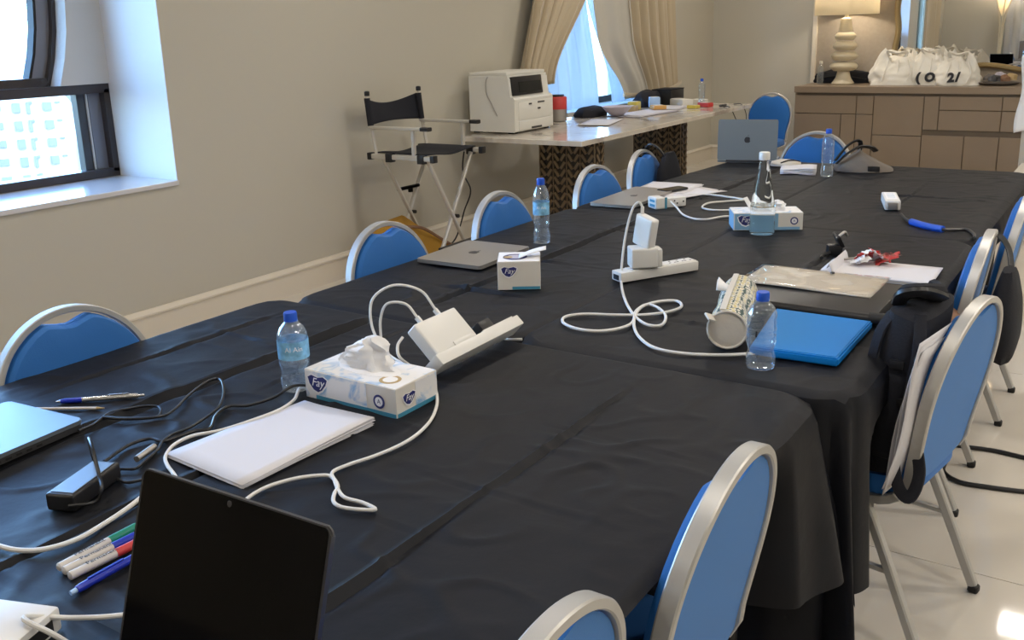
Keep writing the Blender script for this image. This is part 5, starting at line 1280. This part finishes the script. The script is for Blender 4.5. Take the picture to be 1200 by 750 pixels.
# papers right side
t = thing('notepad', 'white notepad with its cover page curling, under the red wrapper', 'notepad', (-.655, 3.035, TT), .03)
for i in range(4):
    def fnp(u, v, i=i):
        x = (u - .5)*.33 + .004*i; y = (v - .5)*.22; z = .003 + .003*i
        if i == 3 and u < .12: q = (.12 - u)/.12; z += .030*math.sin(q*PI*.8); x += .025*q
        return Vector((x, y, z))
    g = G(); g.grid(fnp, 24, 6); g.build('sheet', 'paper' if i != 1 else 'pouchend', t, True, .0022)
bn = thing('binder', 'black binder lying under the clear document folder', 'binder', (-.72, 2.645, TT), 0)
g = G(); g.box((0, 0, .016), (.385, .345, .030), bev=.006); g.build('cover', 'black', bn)
g = G(); g.tube([(-.19, -.165, .017), (.19, -.165, .017)], .015, 10); g.build('spine', 'black', bn)
g = G(); g.tube([(.175, -.166, .019), (.215, -.164, .019)], .018, 10); g.build('spine_end', 'rubber', bn)
t = thing('document_folder', 'clear plastic document folder holding papers, on the black binder', 'folder', (-.765, 2.735, TT + .032), 0)
g = G(); g.grid(lambda u, v: Vector(((u - .5)*.37, (v - .5)*.215, .003 + .002*math.sin(5*u))), 8, 6); g.build('sheet', 'card', t, True, .004)
g = G(); g.grid(lambda u, v: Vector(((u - .5)*.385, (v - .5)*.23, .0075 + .0025*noise.noise(Vector((u*5, v*4, 2))))), 24, 14); g.build('film', 'film', t, True, .0008)
g = G(); g.lathe([(.007, .009), (.006, .013)], 12, Matrix.Translation((.03, .085, 0))); g.build('snap_button', 'lapdark', t)
t = thing('wrapper', 'crumpled red and clear sweet wrapper on the notepad', 'wrapper', (-.685, 3.115, TT + .016), .3)
for i in range(8):
    g = G(); c_ = Vector((random.uniform(-.055, .055), random.uniform(-.03, .03), .012 + random.uniform(0, .015))); R_ = Euler((random.uniform(-.7, .7), random.uniform(-.6, .6), random.uniform(0, 3)))
    g.grid(lambda u, v: c_ + R_.to_matrix() @ Vector(((u - .5)*.075, (v - .5)*.05, .012*noise.noise(Vector((u*4, v*4, i))))), 8, 6)
    g.build('fold', ('red', 'tissue', 'wrap')[i % 3], t, True, .0006)
g = G(); g.tube([(-.11, .0, .004), (-.05, .0, .012)], .004, 6); g.build('stick', 'lapgrey', t)
t = thing('clip', 'small black and silver clip standing behind the notepad', 'clip', (-.842, 3.235, TT), .5)
g = G(); g.box((0, 0, .018), (.05, .04, .036), bev=.008); g.build('body', 'black', t)
g = G(); g.box((.012, 0, .052), (.014, .05, .045), rot=Euler((.3, -.5, 0)), bev=.004); g.build('jaw', 'black', t)
g = G(); g.tube([(.0, -.02, .06), (.03, .0, .078), (.045, .02, .062)], .005, 8); g.build('ring', 'silver', t)
g = G(); g.tube([(-.02, -.02, .012), (-.05, -.05, .008), (-.06, -.08, .008)], .006, 6); g.build('tail', 'black', t)
fo = thing('folder_case', 'bright blue plastic folder case under the small bottle', 'folder', (-.662, 2.30, TT), .0)
fq = [(-.735 + .662, 2.105 - 2.30), (-.528 + .662, 2.118 - 2.30), (-.530 + .662, 2.45 - 2.30), (-.785 + .662, 2.45 - 2.30)]
g = G(); g.prism(fq, .002, .022)
bmesh.ops.bevel(g.bm, geom=list(g.bm.edges), offset=.004, segments=2, affect='EDGES'); g.build('shell', 'folder', fo)
g = G(); g.prism([(x*.94, y*.95) for x, y in fq], .022, .0232); g.build('lid_panel', 'folder', fo)
# patterned pouch
pa, pb_ = Vector((-.800, 2.128, 0)), Vector((-.893, 2.47, 0))
t = thing('pencil_pouch', 'round patterned pencil pouch lying beside the small clear bottle', 'pouch', (pa.x, pa.y, TT + .049), math.atan2(pb_.y - pa.y, pb_.x - pa.x))
LL = (pb_ - pa).length; R_ = Matrix.Rotation(PI/2, 4, 'Y')
def wob(a, s): return .047*(1 + .05*math.sin(3*a + s*9) + .03*noise.noise(Vector((math.cos(a)*2, math.sin(a)*2, s*9))))
g = G(); g.grid(lambda u, v: Vector((v*LL, wob(2*PI*u, v)*math.cos(2*PI*u), wob(2*PI*u, v)*math.sin(2*PI*u))), 36, 14, True); g.build('body', 'pouch', t)
for x0_, nm in ((-.001, 'end_panel'), (LL - .003, 'end_panel')):
    g = G(); g.lathe([(.001, x0_ - .001), (.025, x0_ - .003), (.046, x0_), (.047, x0_ + .004)], 32, R_); g.build(nm, 'pouchend', t)
g = G(); g.tube([(-.002, .047*math.cos(2*PI*i/24), .047*math.sin(2*PI*i/24)) for i in range(24)], .0035, 6, closed=True, k=1); g.build('piping', 'pouchend', t)
g = G(); g.tube([(.0, .012, .050), (LL*.5, .012, .054), (LL, .012, .050)], .004, 6, flat=(2, .6)); g.build('zip', 'pouchend', t)
g = G(); g.box((-.012, .040, .032), (.03, .022, .006), rot=Euler((.4, -.3, .5)), bev=.002); g.build('pull_tab', 'pouchend', t)
g = G(); g.grid(lambda u, v: Vector((LL*.55 + .06*u, .02 + .03*v, .045 + .03*u*v + .01*math.sin(5*u))), 6, 6); g.build('zip_flap', 'tissue', t, True, .003)
bpy.context.view_layer.update()
